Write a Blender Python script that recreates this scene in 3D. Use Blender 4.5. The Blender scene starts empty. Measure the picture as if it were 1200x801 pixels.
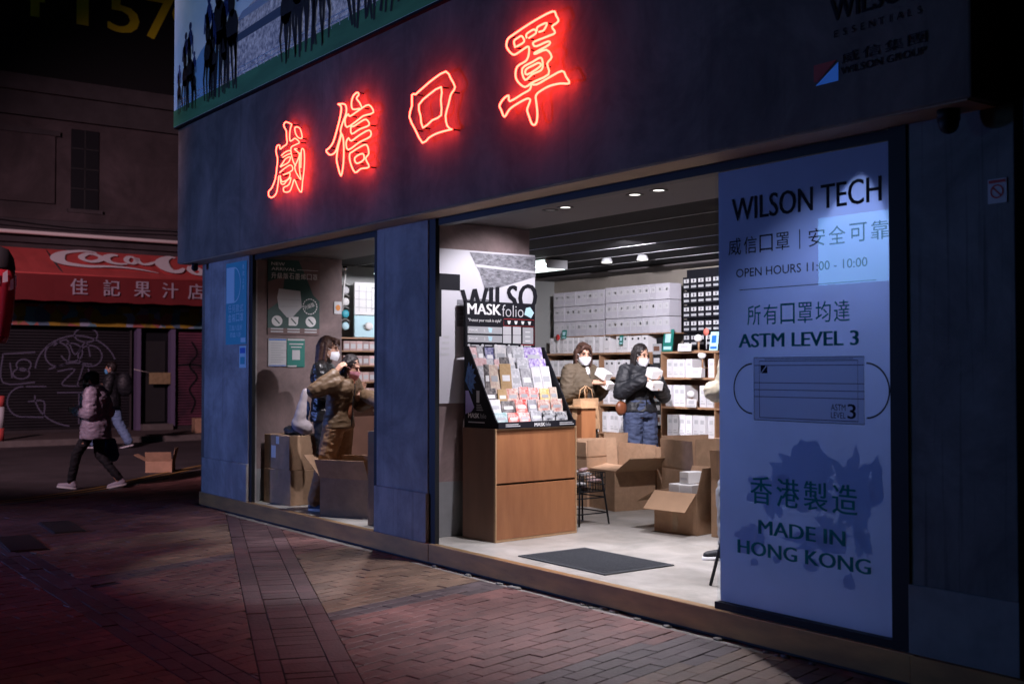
import bpy, bmesh, math, random
import numpy as np
from math import sin, cos, pi, radians
from mathutils import Vector, Matrix, Quaternion, noise
random.seed(7)
V = Vector
SC = bpy.context.scene
COL = SC.collection

# ------------------------------------------------------------ camera, sky, light
cam_d = bpy.data.cameras.new('camera')
cam_d.sensor_width = 36.0
cam_d.lens = 40.0
cam_d.clip_end = 400
cam_d.dof.use_dof = True
cam_d.dof.focus_distance = 9.5
cam_d.dof.aperture_fstop = 2.4
cam = bpy.data.objects.new('camera', cam_d)
COL.objects.link(cam)
cam.location = (0, -5.03, 1.57)
_f = V((-0.8041, 0.5945, 0)); _p = math.atan(33.5 / 1333)
_fwd = V((_f.x * cos(_p), _f.y * cos(_p), sin(_p)))
cam.rotation_euler = _fwd.to_track_quat('-Z', 'Y').to_euler()
SC.camera = cam

W = bpy.data.worlds.new('World'); SC.world = W; W.use_nodes = True
nt = W.node_tree
bg = nt.nodes['Background']
sky = nt.nodes.new('ShaderNodeTexSky')
sky.sky_type = 'NISHITA'; sky.sun_disc = False
sky.sun_elevation = radians(-4.0); sky.sun_rotation = radians(200)
nt.links.new(sky.outputs[0], bg.inputs[0])
bg.inputs[1].default_value = 0.10

SC.view_settings.view_transform = 'Standard'
SC.view_settings.look = 'None'
SC.view_settings.exposure = 0.0
SC.view_settings.gamma = 1.0
SC.view_settings.use_curve_mapping = False
cy = SC.cycles
cy.use_denoising = True
cy.max_bounces = 7; cy.diffuse_bounces = 4; cy.glossy_bounces = 4; cy.transmission_bounces = 6
cy.sample_clamp_indirect = 3.0
cy.caustics_reflective = False; cy.caustics_refractive = False

def lamp(name, kind, loc, target, power, color, size=0.1, spot=None, blend=0.5, size_y=None):
    d = bpy.data.lights.new(name, kind); d.energy = power; d.color = color
    if kind == 'AREA':
        d.size = size; d.shape = 'DISK'
        if size_y: d.shape = 'RECTANGLE'; d.size_y = size_y
    else: d.shadow_soft_size = size
    if spot: d.spot_size = radians(spot); d.spot_blend = blend
    o = bpy.data.objects.new(name, d); COL.objects.link(o); o.location = loc
    o.rotation_euler = (V(target) - V(loc)).to_track_quat('-Z', 'Y').to_euler()
    return o

WARMW = (0.96, 0.91, 1.0)
# the shop's own ceiling lights
for x, y, pw, tx, ty, tz, ang, bl in [(-6.9, .6, 240, -6.7, .3, 0, 88, .6), (-5.9, .6, 240, -5.6, .2, 0, 88, .6), (-9.75, .16, 190, -10.4, .5, .6, 76, .6), (-9.3, .3, 150, -8.6, -.6, 0, 54, .35), (-8.3, 2.4, 560, -9.8, 4.6, 1.1, 96, .5), (-10.3, 3.0, 500, -11.2, 5.0, 1.4, 100, .5),
                              (-9.35, 1.5, 120, -10.9, .6, .9, 80, .6), (-6.6, 1.9, 200, -7.6, 2.2, 0, 100, .5), (-10.6, 2.4, 160, -12.4, 1.9, 1.8, 90, .5), (-7.0, .9, 110, -8.13, .8, 1.9, 80, .6), (-5.4, 3.2, 120, -5.4, 3.2, 0, 110, .5), (-3.85, 1.0, 170, -3.8, .05, 1.2, 95, .6)]:
    lamp('ceiling_spot_light', 'SPOT', (x, y, 2.80), (tx, ty, tz), pw, WARMW, 0.03, ang, bl)
# extra blue spot added to give the facade its cold light from the left
lamp('added_blue_spot', 'SPOT', (-16.5, -8.5, 1.8), (-9.3, 0, 1.9), 1350, (0.20, 0.32, 1.0), 0.25, 58, 0.9)
# pinkish street lamp over the side road
lamp('street_light', 'SPOT', (-11.0, -9.0, 8.0), (-21.5, 3.5, 3.0), 7600, (1.0, 0.62, 0.74), 0.3, 56, 0.7)
# ------------------------------------------------------------ helpers
BASE = {}   # object name -> world matrix of the frame its vertices live in
def link(o): COL.objects.link(o); return o
def thing(name, label, cat, loc=(0, 0, 0), rot=0.0, group=None):
    o = link(bpy.data.objects.new(name, None)); o.empty_display_size = 0.1
    o.location = loc; o.rotation_euler = (0, 0, rot)
    o['label'] = label; o['category'] = cat
    if group: o['group'] = group
    BASE[o.name] = Matrix.Translation(V(loc)) @ Matrix.Rotation(rot, 4, 'Z')
    return o
def tag(o, label, cat, group=None):
    o['label'] = label; o['category'] = cat
    if group: o['group'] = group
    return o
def kind(o, k): o['kind'] = k; return o

class MB:
    def __init__(s): s.v = []; s.f = []; s.m = []; s.sm = []
    def add(s, vs, fs, mi=0, smooth=False):
        b = len(s.v); s.v += [V(p) for p in vs]
        for f in fs: s.f.append([i + b for i in f]); s.m.append(mi); s.sm.append(smooth)
        return s
    def quad(s, a, b, c, d, mi=0): return s.add([a, b, c, d], [(0, 1, 2, 3)], mi)
    def box(s, x0, x1, y0, y1, z0, z1, mi=0, M=None):
        vs = [V((x, y, z)) for z in (z0, z1) for x, y in ((x0, y0), (x1, y0), (x1, y1), (x0, y1))]
        if M is not None: vs = [M @ p for p in vs]
        return s.add(vs, [(3, 2, 1, 0), (4, 5, 6, 7), (0, 1, 5, 4), (1, 2, 6, 5), (2, 3, 7, 6), (3, 0, 4, 7)], mi)
    def prism(s, pts, d, mi=0):      # planar polygon pts (3-D) extruded by vector d
        n = len(pts); d = V(d)
        return s.add([V(p) for p in pts] + [V(p) + d for p in pts],
                     [tuple(range(n))[::-1], tuple(range(n, 2 * n))] + [(i, (i + 1) % n, (i + 1) % n + n, i + n) for i in range(n)], mi)
    def ring(s, c, ax, ay, n):
        return [V(c) + ax * cos(2 * pi * i / n) + ay * sin(2 * pi * i / n) for i in range(n)]
    def loft(s, rings, mi=0, smooth=True, caps=True):
        n = len(rings[0]); vs = [p for r in rings for p in r]; fs = []
        for k in range(len(rings) - 1):
            for i in range(n):
                j = (i + 1) % n
                fs.append((k * n + i, k * n + j, (k + 1) * n + j, (k + 1) * n + i))
        if caps: fs.append(tuple(range(n))[::-1]); fs.append(tuple(range((len(rings) - 1) * n, len(rings) * n)))
        return s.add(vs, fs, mi, smooth)
    def cyl(s, a, b, r, r2=None, n=12, mi=0, smooth=True):
        a, b = V(a), V(b); r2 = r if r2 is None else r2
        d = (b - a).normalized(); x = d.orthogonal().normalized(); y = d.cross(x)
        return s.loft([s.ring(a, x * r, y * r, n), s.ring(b, x * r2, y * r2, n)], mi, smooth)
    def tube(s, pts, r, n=6, mi=0, closed=False):
        pts = [V(p) for p in pts]; R = []; up = None
        for i, p in enumerate(pts):
            if closed and i in (0, len(pts) - 1): d = (pts[1] - pts[-2])
            else: d = pts[min(i + 1, len(pts) - 1)] - pts[max(i - 1, 0)]
            if d.length < 1e-9: d = V((0, 0, 1))
            d.normalize()
            if up is None: up = d.orthogonal().normalized()
            up = (up - d * up.dot(d))
            up = up.normalized() if up.length > 1e-6 else d.orthogonal().normalized()
            R.append(s.ring(p, up * r, d.cross(up) * r, n))
        return s.loft(R, mi, True, caps=not closed)
    def cone(s, a, b, ra, rb, n=12):   # capsule-like rounded cone, for unions
        a, b = V(a), V(b); d = b - a
        if d.length < 1e-6: d = V((0, 0, 1e-4))
        d.normalize(); x = d.orthogonal().normalized(); y = d.cross(x)
        R = []
        for t in (-80, -45, 0): t = radians(t); R.append(s.ring(a + d * ra * sin(t), x * ra * cos(t), y * ra * cos(t), n))
        for t in (0, 45, 80): t = radians(t); R.append(s.ring(b + d * rb * sin(t), x * rb * cos(t), y * rb * cos(t), n))
        return s.loft(R, 0, True)
    def ell(s, c, rx, ry, rz, M=None, n=16, m=9, mi=0):
        R = []
        for k in range(m):
            t = radians(-84 + 168 * k / (m - 1)); rr = cos(t)
            ring = [V((rx * rr * cos(2 * pi * i / n), ry * rr * sin(2 * pi * i / n), rz * sin(t))) for i in range(n)]
            R.append([(M @ p if M is not None else p) + V(c) for p in ring])
        return s.loft(R, mi, True)
    def xf(s, M): s.v = [M @ p for p in s.v]; return s
    def mesh(s, name, mats, inv=None):
        me = bpy.data.meshes.new(name)
        me.from_pydata([tuple((inv @ p) if inv is not None else p) for p in s.v], [], s.f)
        for m in mats if isinstance(mats, (list, tuple)) else [mats]: me.materials.append(m)
        me.polygons.foreach_set('material_index', s.m)
        me.polygons.foreach_set('use_smooth', s.sm)
        me.update(); return me
    def build(s, name, mats, parent=None, local=False):
        """verts are world coordinates unless local=True (then in the parent's frame)"""
        inv = None
        if parent is not None and not local: inv = BASE[parent.name].inverted()
        o = link(bpy.data.objects.new(name, s.mesh(name, mats, inv)))
        if parent is not None: o.parent = parent; BASE[o.name] = BASE[parent.name]
        else: BASE[o.name] = Matrix()
        return o

def bevel(o, w=0.01, seg=2):
    bm = bmesh.new(); bm.from_mesh(o.data)
    bmesh.ops.bevel(bm, geom=[e for e in bm.edges if len(e.link_faces) == 2 and e.calc_face_angle(0) > 0.6], offset=w, segments=seg, affect='EDGES', profile=0.6)
    bm.to_mesh(o.data); bm.free(); return o

TS = bpy.data.scenes.new('work')
def shapes(s, voxel, smooth=4, wr=0.0, wf=6.0, seed=0.0):
    """union of the pieces in MB s as one continuous skin"""
    me = s.mesh('tmp', [])
    o = bpy.data.objects.new('tmp', me); TS.collection.objects.link(o)
    r = o.modifiers.new('r', 'REMESH'); r.mode = 'VOXEL'; r.voxel_size = voxel
    if smooth:
        q = o.modifiers.new('s', 'SMOOTH'); q.factor = 0.5; q.iterations = smooth
    TS.view_layers[0].update(); dg = TS.view_layers[0].depsgraph
    out = bpy.data.meshes.new_from_object(o.evaluated_get(dg))
    bpy.data.objects.remove(o); bpy.data.meshes.remove(me)
    if wr:
        n_ = len(out.vertices); co = np.empty(n_ * 3, np.float32); out.vertices.foreach_get('co', co); co = co.reshape(-1, 3)
        no = np.empty(n_ * 3, np.float32); out.vertex_normals.foreach_get('vector', no); no = no.reshape(-1, 3)
        nz = np.empty(n_, np.float32)
        for i in range(n_):
            q = V((co[i, 0] * wf + seed, co[i, 1] * wf + seed * 2, co[i, 2] * wf * 1.9))
            n = noise.noise(q) + 0.5 * noise.noise(q * 2.3)
            nz[i] = 1 - 2 * abs(n) if wr > 0.004 else n
        co += no * (nz * wr)[:, None]; out.vertices.foreach_set('co', co.ravel()); out.update()
    out.polygons.foreach_set('use_smooth', [True] * len(out.polygons))
    return out
def skin(s, name, mat, parent, voxel=0.012, smooth=4, wr=0.0, wf=6.0, seed=0.0):
    me = shapes(s, voxel, smooth, wr, wf, seed); me.name = name; me.materials.clear(); me.materials.append(mat)
    o = link(bpy.data.objects.new(name, me)); o.parent = parent; BASE[o.name] = BASE[parent.name]
    return o

# ---- lettering: real characters turned into thin meshes lying on a surface
def textmesh(body, bold=0.0):
    c = bpy.data.curves.new('t', 'FONT'); c.body = body; c.size = 1.0; c.offset = bold; c.resolution_u = 3
    o = link(bpy.data.objects.new('t', c))
    dg = bpy.context.evaluated_depsgraph_get()
    me = bpy.data.meshes.new_from_object(o.evaluated_get(dg))
    bpy.data.objects.remove(o); bpy.data.curves.remove(c)
    return me
_TC = {}
def text(body, mat, parent, o, u, v, w, h, bold=0.0, name='lettering', shear=0.0, gap=0.0, arc=None):
    """fit the text into the box with lower-left corner o, unit axes u, v and size w x h (world coordinates)"""
    if gap:                     # each character by itself, spaced over the width
        body = [c for c in body]
    else: body = [body]
    mb = MB(); o, u, v = V(o), V(u), V(v); nrm = u.cross(v); fat = max(0.0, bold); bold = min(0.0, bold)
    if gap:
        cells = []; x = 0
        for ch in body:
            if ch == ' ': x += gap; continue
            cells.append((ch, x)); x += 1
        tot = x - 1 + 1.0
        cw = w / (len(body) if ' ' not in body else tot)
        cw = w / (x - 1 + 0.82) if x > 1 else w
        for ch, x in cells:
            key = (ch, bold)
            if key not in _TC: _TC[key] = textmesh(ch, bold)
            me = _TC[key]
            xs = [q.co.x for q in me.vertices]; x0, x1 = min(xs), max(xs)
            cjk = ord(ch) > 0x2E80
            ys = [q.co.y for q in me.vertices]
            y0, y1 = (min(ys), max(ys)) if cjk else (0, 0.73)
            gw = cw * 0.82 if cjk else min(cw * 0.82, (x1 - x0) / 0.73 * h * 1.05)
            off = x * cw + (cw * 0.82 - gw) / 2
            pts = [o + u * (off + (q.co.x - x0) / (x1 - x0) * gw + shear * (q.co.y - y0) / (y1 - y0) * h) + v * ((q.co.y - y0) / (y1 - y0) * h) for q in me.vertices]
            for k, dx in enumerate((0, fat * .7, -fat * .7) if fat > .018 else (0, fat) if fat else (0,)): mb.add([q + u * (dx * h) + nrm * (.00035 * k) for q in pts], [tuple(p.vertices) for p in me.polygons])
    else:
        me = textmesh(body[0], bold)
        xs = [q.co.x for q in me.vertices]; ys = [q.co.y for q in me.vertices]
        x0, x1, y0, y1 = min(xs), max(xs), min(ys), max(ys)
        pts = [o + u * ((q.co.x - x0) / (x1 - x0) * w + shear * (q.co.y - y0) / (y1 - y0) * h) + v * ((q.co.y - y0) / (y1 - y0) * h) for q in me.vertices]
        for k, dx in enumerate((0, fat, -fat, fat * .5, -fat * .5) if fat > .018 else (0, fat) if fat else (0,)): mb.add([q + u * (dx * h) + nrm * (.00035 * k) for q in pts], [tuple(p.vertices) for p in me.polygons])
    return mb.build(name, mat, parent)

def ribbon(mb, pts, ws, o, u, v, mi=0):
    """flat stroke through 2-D pts with widths ws on the plane o,u,v"""
    o, u, v = V(o), V(u), V(v); n = len(pts)
    if not isinstance(ws, (list, tuple)): ws = [ws] * n
    L = []; R = []
    for i, p in enumerate(pts):
        a = pts[max(i - 1, 0)]; b = pts[min(i + 1, n - 1)]
        d = V((b[0] - a[0], b[1] - a[1])); d = d.normalized() if d.length else V((1, 0))
        nx, ny = -d.y * ws[i] / 2, d.x * ws[i] / 2
        L.append(o + u * (p[0] + nx) + v * (p[1] + ny)); R.append(o + u * (p[0] - nx) + v * (p[1] - ny))
    for i in range(n - 1): mb.quad(L[i], L[i + 1], R[i + 1], R[i], mi)
    return mb
def smoothline(pts, k=4, closed=False):
    out = []; n = len(pts)
    for i in range(n - 1):
        p0 = pts[i - 1] if i else (pts[-2] if closed else pts[0]); p1 = pts[i]; p2 = pts[i + 1]
        p3 = pts[i + 2] if i + 2 < n else (pts[1] if closed else pts[-1])
        for j in range(k):
            t = j / k
            out.append(tuple(0.5 * (2 * b + (c - a) * t + (2 * a - 5 * b + 4 * c - d) * t * t + (3 * b - a - 3 * c + d) * t ** 3) for a, b, c, d in zip(p0, p1, p2, p3)))
    out.append(tuple(pts[-1])); return out
def flat(pts, mat, parent, name, o, u, v):
    o, u, v = V(o), V(u), V(v)
    return MB().add([o + u * p[0] + v * p[1] for p in pts], [tuple(range(len(pts)))]).build(name, mat, parent)
def rect(x0, y0, x1, y1): return [(x0, y0), (x1, y0), (x1, y1), (x0, y1)]

# ------------------------------------------------------------ materials
def mat(name, col, rough=0.6, metal=0.0, var=0.0, scale=4.0, bump=0.0, bscale=40.0, col2=None, stretch=(1, 1, 1), spec=0.5, emit=None, estr=0.0, detail=5, world=True, obj_var=0.0, trans=0.0, coat=0.0):
    m = bpy.data.materials.new(name); m.use_nodes = True; t = m.node_tree; b = t.nodes['Principled BSDF']
    b.inputs['Roughness'].default_value = rough; b.inputs['Metallic'].default_value = metal
    b.inputs['Specular IOR Level'].default_value = spec
    if coat: b.inputs['Coat Weight'].default_value = coat
    c = (*col, 1)
    src = None
    if var or bump:
        if world: g = t.nodes.new('ShaderNodeNewGeometry'); vec = g.outputs['Position']
        else: g = t.nodes.new('ShaderNodeTexCoord'); vec = g.outputs['Object']
        mp = t.nodes.new('ShaderNodeMapping'); mp.inputs['Scale'].default_value = stretch
        t.links.new(vec, mp.inputs['Vector'])
    if var:
        n = t.nodes.new('ShaderNodeTexNoise'); n.inputs['Scale'].default_value = scale; n.inputs['Detail'].default_value = detail
        n.inputs['Roughness'].default_value = 0.62
        t.links.new(mp.outputs[0], n.inputs['Vector'])
        r = t.nodes.new('ShaderNodeValToRGB'); r.color_ramp.elements[0].position = 0.3; r.color_ramp.elements[1].position = 0.7
        c2 = col2 or tuple(x * (1 - var) for x in col)
        r.color_ramp.elements[0].color = (*c2, 1); r.color_ramp.elements[1].color = c
        t.links.new(n.outputs['Fac'], r.inputs['Fac']); src = r.outputs['Color']
    if obj_var:
        oi = t.nodes.new('ShaderNodeObjectInfo'); h = t.nodes.new('ShaderNodeHueSaturation')
        mr = t.nodes.new('ShaderNodeMapRange'); mr.inputs[3].default_value = 1 - obj_var; mr.inputs[4].default_value = 1 + obj_var
        t.links.new(oi.outputs['Random'], mr.inputs[0]); t.links.new(mr.outputs[0], h.inputs['Value'])
        if src: t.links.new(src, h.inputs['Color'])
        else: h.inputs['Color'].default_value = c
        src = h.outputs['Color']
    if src: t.links.new(src, b.inputs['Base Color'])
    else: b.inputs['Base Color'].default_value = c
    if bump:
        n2 = t.nodes.new('ShaderNodeTexNoise'); n2.inputs['Scale'].default_value = bscale; n2.inputs['Detail'].default_value = 4
        t.links.new(mp.outputs[0], n2.inputs['Vector'])
        bp = t.nodes.new('ShaderNodeBump'); bp.inputs['Strength'].default_value = bump; bp.inputs['Distance'].default_value = 0.01
        t.links.new(n2.outputs['Fac'], bp.inputs['Height']); t.links.new(bp.outputs[0], b.inputs['Normal'])
    if emit: b.inputs['Emission Color'].default_value = (*emit, 1); b.inputs['Emission Strength'].default_value = estr
    if trans:       # thin translucent sheet
        tr = t.nodes.new('ShaderNodeBsdfTranslucent'); mx = t.nodes.new('ShaderNodeMixShader'); mx.inputs[0].default_value = trans
        tr.inputs[0].default_value = c
        if src: t.links.new(src, tr.inputs[0])
        t.links.new(b.outputs[0], mx.inputs[1]); t.links.new(tr.outputs[0], mx.inputs[2])
        t.links.new(mx.outputs[0], t.nodes['Material Output'].inputs['Surface'])
    return m

M_fascia = mat('fascia_plaster', (0.25, 0.20, 0.17), 0.8, var=0.42, scale=1.9, bump=0.25, bscale=9, stretch=(1, 1, .45))
M_column = mat('column_plaster', (0.44, 0.42, 0.43), 0.75, var=0.36, scale=3.2, bump=0.2, bscale=14, stretch=(1, 1, .5))
M_inner = mat('inner_plaster', (0.27, 0.195, 0.195), 0.75, var=0.22, scale=2.2, bump=0.12, bscale=12)
M_innerbase = mat('skirting_plaster', (0.25, 0.25, 0.26), 0.75, var=0.2, scale=5)
M_soffit = mat('soffit_board', (0.42, 0.30, 0.20), 0.7, var=0.3, scale=3, stretch=(.3, 1, 1))
M_brass = mat('brass_sheet', (0.55, 0.29, 0.09), 0.45, metal=0.35, var=0.45, scale=3.5, bump=0.12, bscale=10, stretch=(.6, 1, 2.5), col2=(0.30, 0.16, 0.06))
M_floor = mat('concrete_floor', (0.46, 0.445, 0.42), 0.42, var=0.38, scale=2.4, bump=0.05, bscale=30, detail=9, col2=(0.36, 0.34, 0.31))
M_rubber = mat('rubber_mat', (0.055, 0.06, 0.068), 0.9, var=0.35, scale=60, bump=0.8, bscale=130)
M_black = mat('black_frame', (0.012, 0.013, 0.016), 0.5, spec=0.2)
M_dark = mat('dark_panel', (0.02, 0.02, 0.022), 0.6, var=0.2, scale=5)
M_slat = mat('slat_black', (0.006, 0.006, 0.007), 0.8, spec=0.1)
M_slatedge = mat('slat_edge_grey', (0.30, 0.30, 0.31), 0.5)
M_ceil = mat('ceiling_board', (0.085, 0.075, 0.078), 0.7, var=0.12, scale=2)
M_grey = mat('grey_trim', (0.34, 0.35, 0.36), 0.5)
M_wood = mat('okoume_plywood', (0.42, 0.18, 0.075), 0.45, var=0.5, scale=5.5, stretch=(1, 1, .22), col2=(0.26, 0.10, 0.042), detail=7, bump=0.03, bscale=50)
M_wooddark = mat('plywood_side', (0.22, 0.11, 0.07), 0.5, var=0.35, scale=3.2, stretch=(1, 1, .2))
M_woodedge = mat('plywood_edge', (0.52, 0.32, 0.17), 0.6, var=0.2, scale=30)
M_shelf = mat('shelf_wood', (0.44, 0.25, 0.14), 0.5, var=0.3, scale=4, stretch=(.3, 1, 1))
M_shelfback = mat('shelf_back', (0.20, 0.09, 0.06), 0.6, var=0.3, scale=3)
M_card = mat('cardboard', (0.40, 0.25, 0.155), 0.85, var=0.14, scale=9, bump=0.1, bscale=60, obj_var=0.08)
M_cardin = mat('cardboard_inside', (0.40, 0.25, 0.15), 0.88, var=0.12, scale=9)
M_tape = mat('packing_tape', (0.36, 0.25, 0.15), 0.25)
M_paperbag = mat('kraft_paper', (0.50, 0.30, 0.16), 0.85, var=0.2, scale=14, bump=0.3, bscale=18)
M_white = mat('white_card', (0.78, 0.77, 0.76), 0.5, obj_var=0.07)
M_whiteplain = mat('white_print', (0.80, 0.80, 0.80), 0.5)
M_boxprint = mat('white_box_front', (0.52, 0.51, 0.56), 0.45, obj_var=0.07)
M_boxwhite = mat('white_box_bright', (0.80, 0.79, 0.81), 0.45, obj_var=0.07)
M_greyprint = mat('grey_print', (0.42, 0.43, 0.45), 0.5)
M_lgrey = mat('light_grey_print', (0.58, 0.58, 0.60), 0.5)
M_vinyl = mat('sign_vinyl', (0.52, 0.63, 0.88), 0.55, var=0.06, scale=3, trans=0.4)
M_ink = mat('ink_black', (0.013, 0.013, 0.018), 0.65, spec=.12)
M_inkteal = mat('ink_teal', (0.004, 0.30, 0.27), 0.6, spec=.1)
M_mapblue = mat('ink_map', (0.52, 0.66, 0.92), 0.5, trans=.28)
M_maskgrey = mat('ink_mask_grey', (0.90, 0.92, 0.98), 0.5, trans=.32)
M_teal = mat('teal_print', (0.01, 0.20, 0.16), 0.5)
M_tealdark = mat('teal_dark_print', (0.008, 0.06, 0.05), 0.5)
M_tealblue = mat('teal_blue_print', (0.05, 0.42, 0.52), 0.5)
M_palecyan = mat('pale_cyan_print', (0.52, 0.78, 0.86), 0.5)
M_brownprint = mat('brown_print', (0.17, 0.10, 0.095), 0.6)
M_red = mat('red_print', (0.55, 0.03, 0.03), 0.5)
M_blue = mat('blue_print', (0.02, 0.16, 0.60), 0.5)
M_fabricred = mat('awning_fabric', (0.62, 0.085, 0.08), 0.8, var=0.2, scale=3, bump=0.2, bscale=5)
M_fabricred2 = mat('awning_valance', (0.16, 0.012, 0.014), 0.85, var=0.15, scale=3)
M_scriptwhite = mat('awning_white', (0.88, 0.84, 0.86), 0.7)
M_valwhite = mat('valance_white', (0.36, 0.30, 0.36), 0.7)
M_oldwall = mat('old_render', (0.075, 0.056, 0.062), 0.85, var=0.35, scale=1.1, bump=0.3, bscale=4, stretch=(1, 1, .5))
M_oldtrim = mat('old_trim', (0.055, 0.046, 0.05), 0.85, var=0.4, scale=2)
M_billboard = mat('billboard_black', (0.004, 0.004, 0.006), 0.6)
M_yellow = mat('yellow_print', (0.88, 0.68, 0.02), 0.6)
M_shutter = mat('shutter_metal', (0.026, 0.024, 0.03), 0.5, var=0.4, scale=2)
M_shutterpink = mat('shutter_pink', (0.20, 0.06, 0.10), 0.55, var=0.65, scale=1.4, col2=(0.04, 0.025, 0.04))
M_graf = mat('graffiti_paint', (0.10, 0.095, 0.15), 0.6)
M_pipe = mat('pvc_pipe', (0.75, 0.70, 0.66), 0.5)
M_asphalt = mat('asphalt', (0.055, 0.046, 0.052), 0.75, var=0.45, scale=1.3, bump=0.35, bscale=60, detail=9)
M_kerb = mat('kerb_stone', (0.16, 0.14, 0.13), 0.8, var=0.3, scale=6, bump=0.2, bscale=30)
M_lineyellow = mat('road_paint_yellow', (0.40, 0.24, 0.06), 0.7, var=0.5, scale=8)
M_iron = mat('cast_iron', (0.06, 0.055, 0.058), 0.5, var=0.3, scale=20)
M_gutter = mat('gutter_mortar', (0.30, 0.29, 0.27), 0.85, var=0.6, scale=7, bump=0.8, bscale=25)
M_sand = mat('joint_sand', (0.012, 0.009, 0.009), 0.9)
M_chrome = mat('chrome', (0.6, 0.6, 0.62), 0.25, metal=1.0)
M_bulb = mat('lit_lamp', (1, 1, 1), emit=(1.0, 0.95, 0.9), estr=2.2)
M_strip = mat('lit_panel', (1, 1, 1), emit=(0.85, 1.0, 0.97), estr=1.5)

def brickmat(name, col, col2):
    m = mat(name, col, 0.56, var=1.0, col2=col2, scale=7, bump=0.45, bscale=45, detail=6)
    t = m.node_tree; b = t.nodes['Principled BSDF']; src = b.inputs['Base Color'].links[0].from_socket
    a = t.nodes.new('ShaderNodeAttribute'); a.attribute_name = 'tint'
    h = t.nodes.new('ShaderNodeHueSaturation'); t.links.new(src, h.inputs['Color'])
    mr = t.nodes.new('ShaderNodeMapRange'); mr.inputs[3].default_value = 0.78; mr.inputs[4].default_value = 1.22
    t.links.new(a.outputs['Fac'], mr.inputs[0]); t.links.new(mr.outputs[0], h.inputs['Value'])
    # broad grime
    g = t.nodes.new('ShaderNodeNewGeometry'); n = t.nodes.new('ShaderNodeTexNoise'); n.inputs['Scale'].default_value = 0.9; n.inputs['Detail'].default_value = 7
    t.links.new(g.outputs['Position'], n.inputs['Vector'])
    r = t.nodes.new('ShaderNodeValToRGB'); r.color_ramp.elements[0].position = 0.35; r.color_ramp.elements[0].color = (.55, .53, .53, 1); r.color_ramp.elements[1].position = 0.62; r.color_ramp.elements[1].color = (1, 1, 1, 1)
    t.links.new(n.outputs['Fac'], r.inputs['Fac'])
    mx = t.nodes.new('ShaderNodeMix'); mx.data_type = 'RGBA'; mx.blend_type = 'MULTIPLY'; mx.inputs[0].default_value = 1.0
    t.links.new(h.outputs[0], mx.inputs[6]); t.links.new(r.outputs[0], mx.inputs[7]); t.links.new(mx.outputs[2], b.inputs['Base Color'])
    rr = t.nodes.new('ShaderNodeMapRange'); rr.inputs[3].default_value = 0.38; rr.inputs[4].default_value = 0.75
    t.links.new(n.outputs['Fac'], rr.inputs[0]); t.links.new(rr.outputs[0], b.inputs['Roughness'])
    return m
M_brickred = brickmat('paver_red', (0.215, 0.10, 0.088), (0.135, 0.062, 0.056))
M_bricktan = brickmat('paver_tan', (0.25, 0.165, 0.11), (0.17, 0.11, 0.075))
M_brickplum = brickmat('paver_plum', (0.15, 0.085, 0.088), (0.10, 0.055, 0.058))
M_brickgrey = brickmat('paver_grey', (0.12, 0.092, 0.096), (0.08, 0.06, 0.064))
# rain streaks on the right-hand pilaster: dirt, it would stay if the light moved
def streaks(m, z0, z1, k=.8, sc=30):
    t = m.node_tree; b = t.nodes['Principled BSDF']; src = b.inputs['Base Color'].links[0].from_socket
    g = t.nodes.new('ShaderNodeNewGeometry'); mp = t.nodes.new('ShaderNodeMapping'); mp.inputs['Scale'].default_value = (sc, sc, 0.7 * sc / 30)
    n = t.nodes.new('ShaderNodeTexNoise'); n.inputs['Scale'].default_value = 1; n.inputs['Detail'].default_value = 3
    t.links.new(g.outputs['Position'], mp.inputs[0]); t.links.new(mp.outputs[0], n.inputs['Vector'])
    r = t.nodes.new('ShaderNodeValToRGB'); r.color_ramp.elements[0].position = 0.58; r.color_ramp.elements[0].color = (1, 1, 1, 1); r.color_ramp.elements[1].position = 0.72; r.color_ramp.elements[1].color = (.45, .44, .42, 1)
    t.links.new(n.outputs['Fac'], r.inputs['Fac'])
    mx = t.nodes.new('ShaderNodeMix'); mx.data_type = 'RGBA'; mx.blend_type = 'MULTIPLY'; mx.inputs[0].default_value = k
    t.links.new(src, mx.inputs[6]); t.links.new(r.outputs[0], mx.inputs[7]); t.links.new(mx.outputs[2], b.inputs['Base Color'])
M_pilaster = mat('pilaster_plaster', (0.21, 0.23, 0.22), 0.75, var=0.3, scale=2.2, bump=0.25, bscale=14); streaks(M_pilaster, 0, 2)
streaks(M_fascia, 0, 0, .38, 9); streaks(M_column, 0, 0, .4, 14)
def mottle(m, sc=1.3, lo=.62):
    t = m.node_tree; b = t.nodes['Principled BSDF']; src = b.inputs['Base Color'].links[0].from_socket
    g = t.nodes.new('ShaderNodeNewGeometry'); n = t.nodes.new('ShaderNodeTexNoise'); n.inputs['Scale'].default_value = sc; n.inputs['Detail'].default_value = 10; n.inputs['Roughness'].default_value = .7; n.inputs['Distortion'].default_value = .6
    t.links.new(g.outputs['Position'], n.inputs['Vector']); r = t.nodes.new('ShaderNodeValToRGB')
    r.color_ramp.elements[0].position = .38; r.color_ramp.elements[0].color = (lo, lo, lo * .97, 1); r.color_ramp.elements[1].position = .62; r.color_ramp.elements[1].color = (1.12, 1.1, 1.08, 1)
    t.links.new(n.outputs['Fac'], r.inputs['Fac']); mx = t.nodes.new('ShaderNodeMix'); mx.data_type = 'RGBA'; mx.blend_type = 'MULTIPLY'; mx.inputs[0].default_value = 1
    t.links.new(src, mx.inputs[6]); t.links.new(r.outputs[0], mx.inputs[7]); t.links.new(mx.outputs[2], b.inputs['Base Color'])
for m_ in (M_fascia, M_column, M_pilaster, M_inner): mottle(m_)
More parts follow.
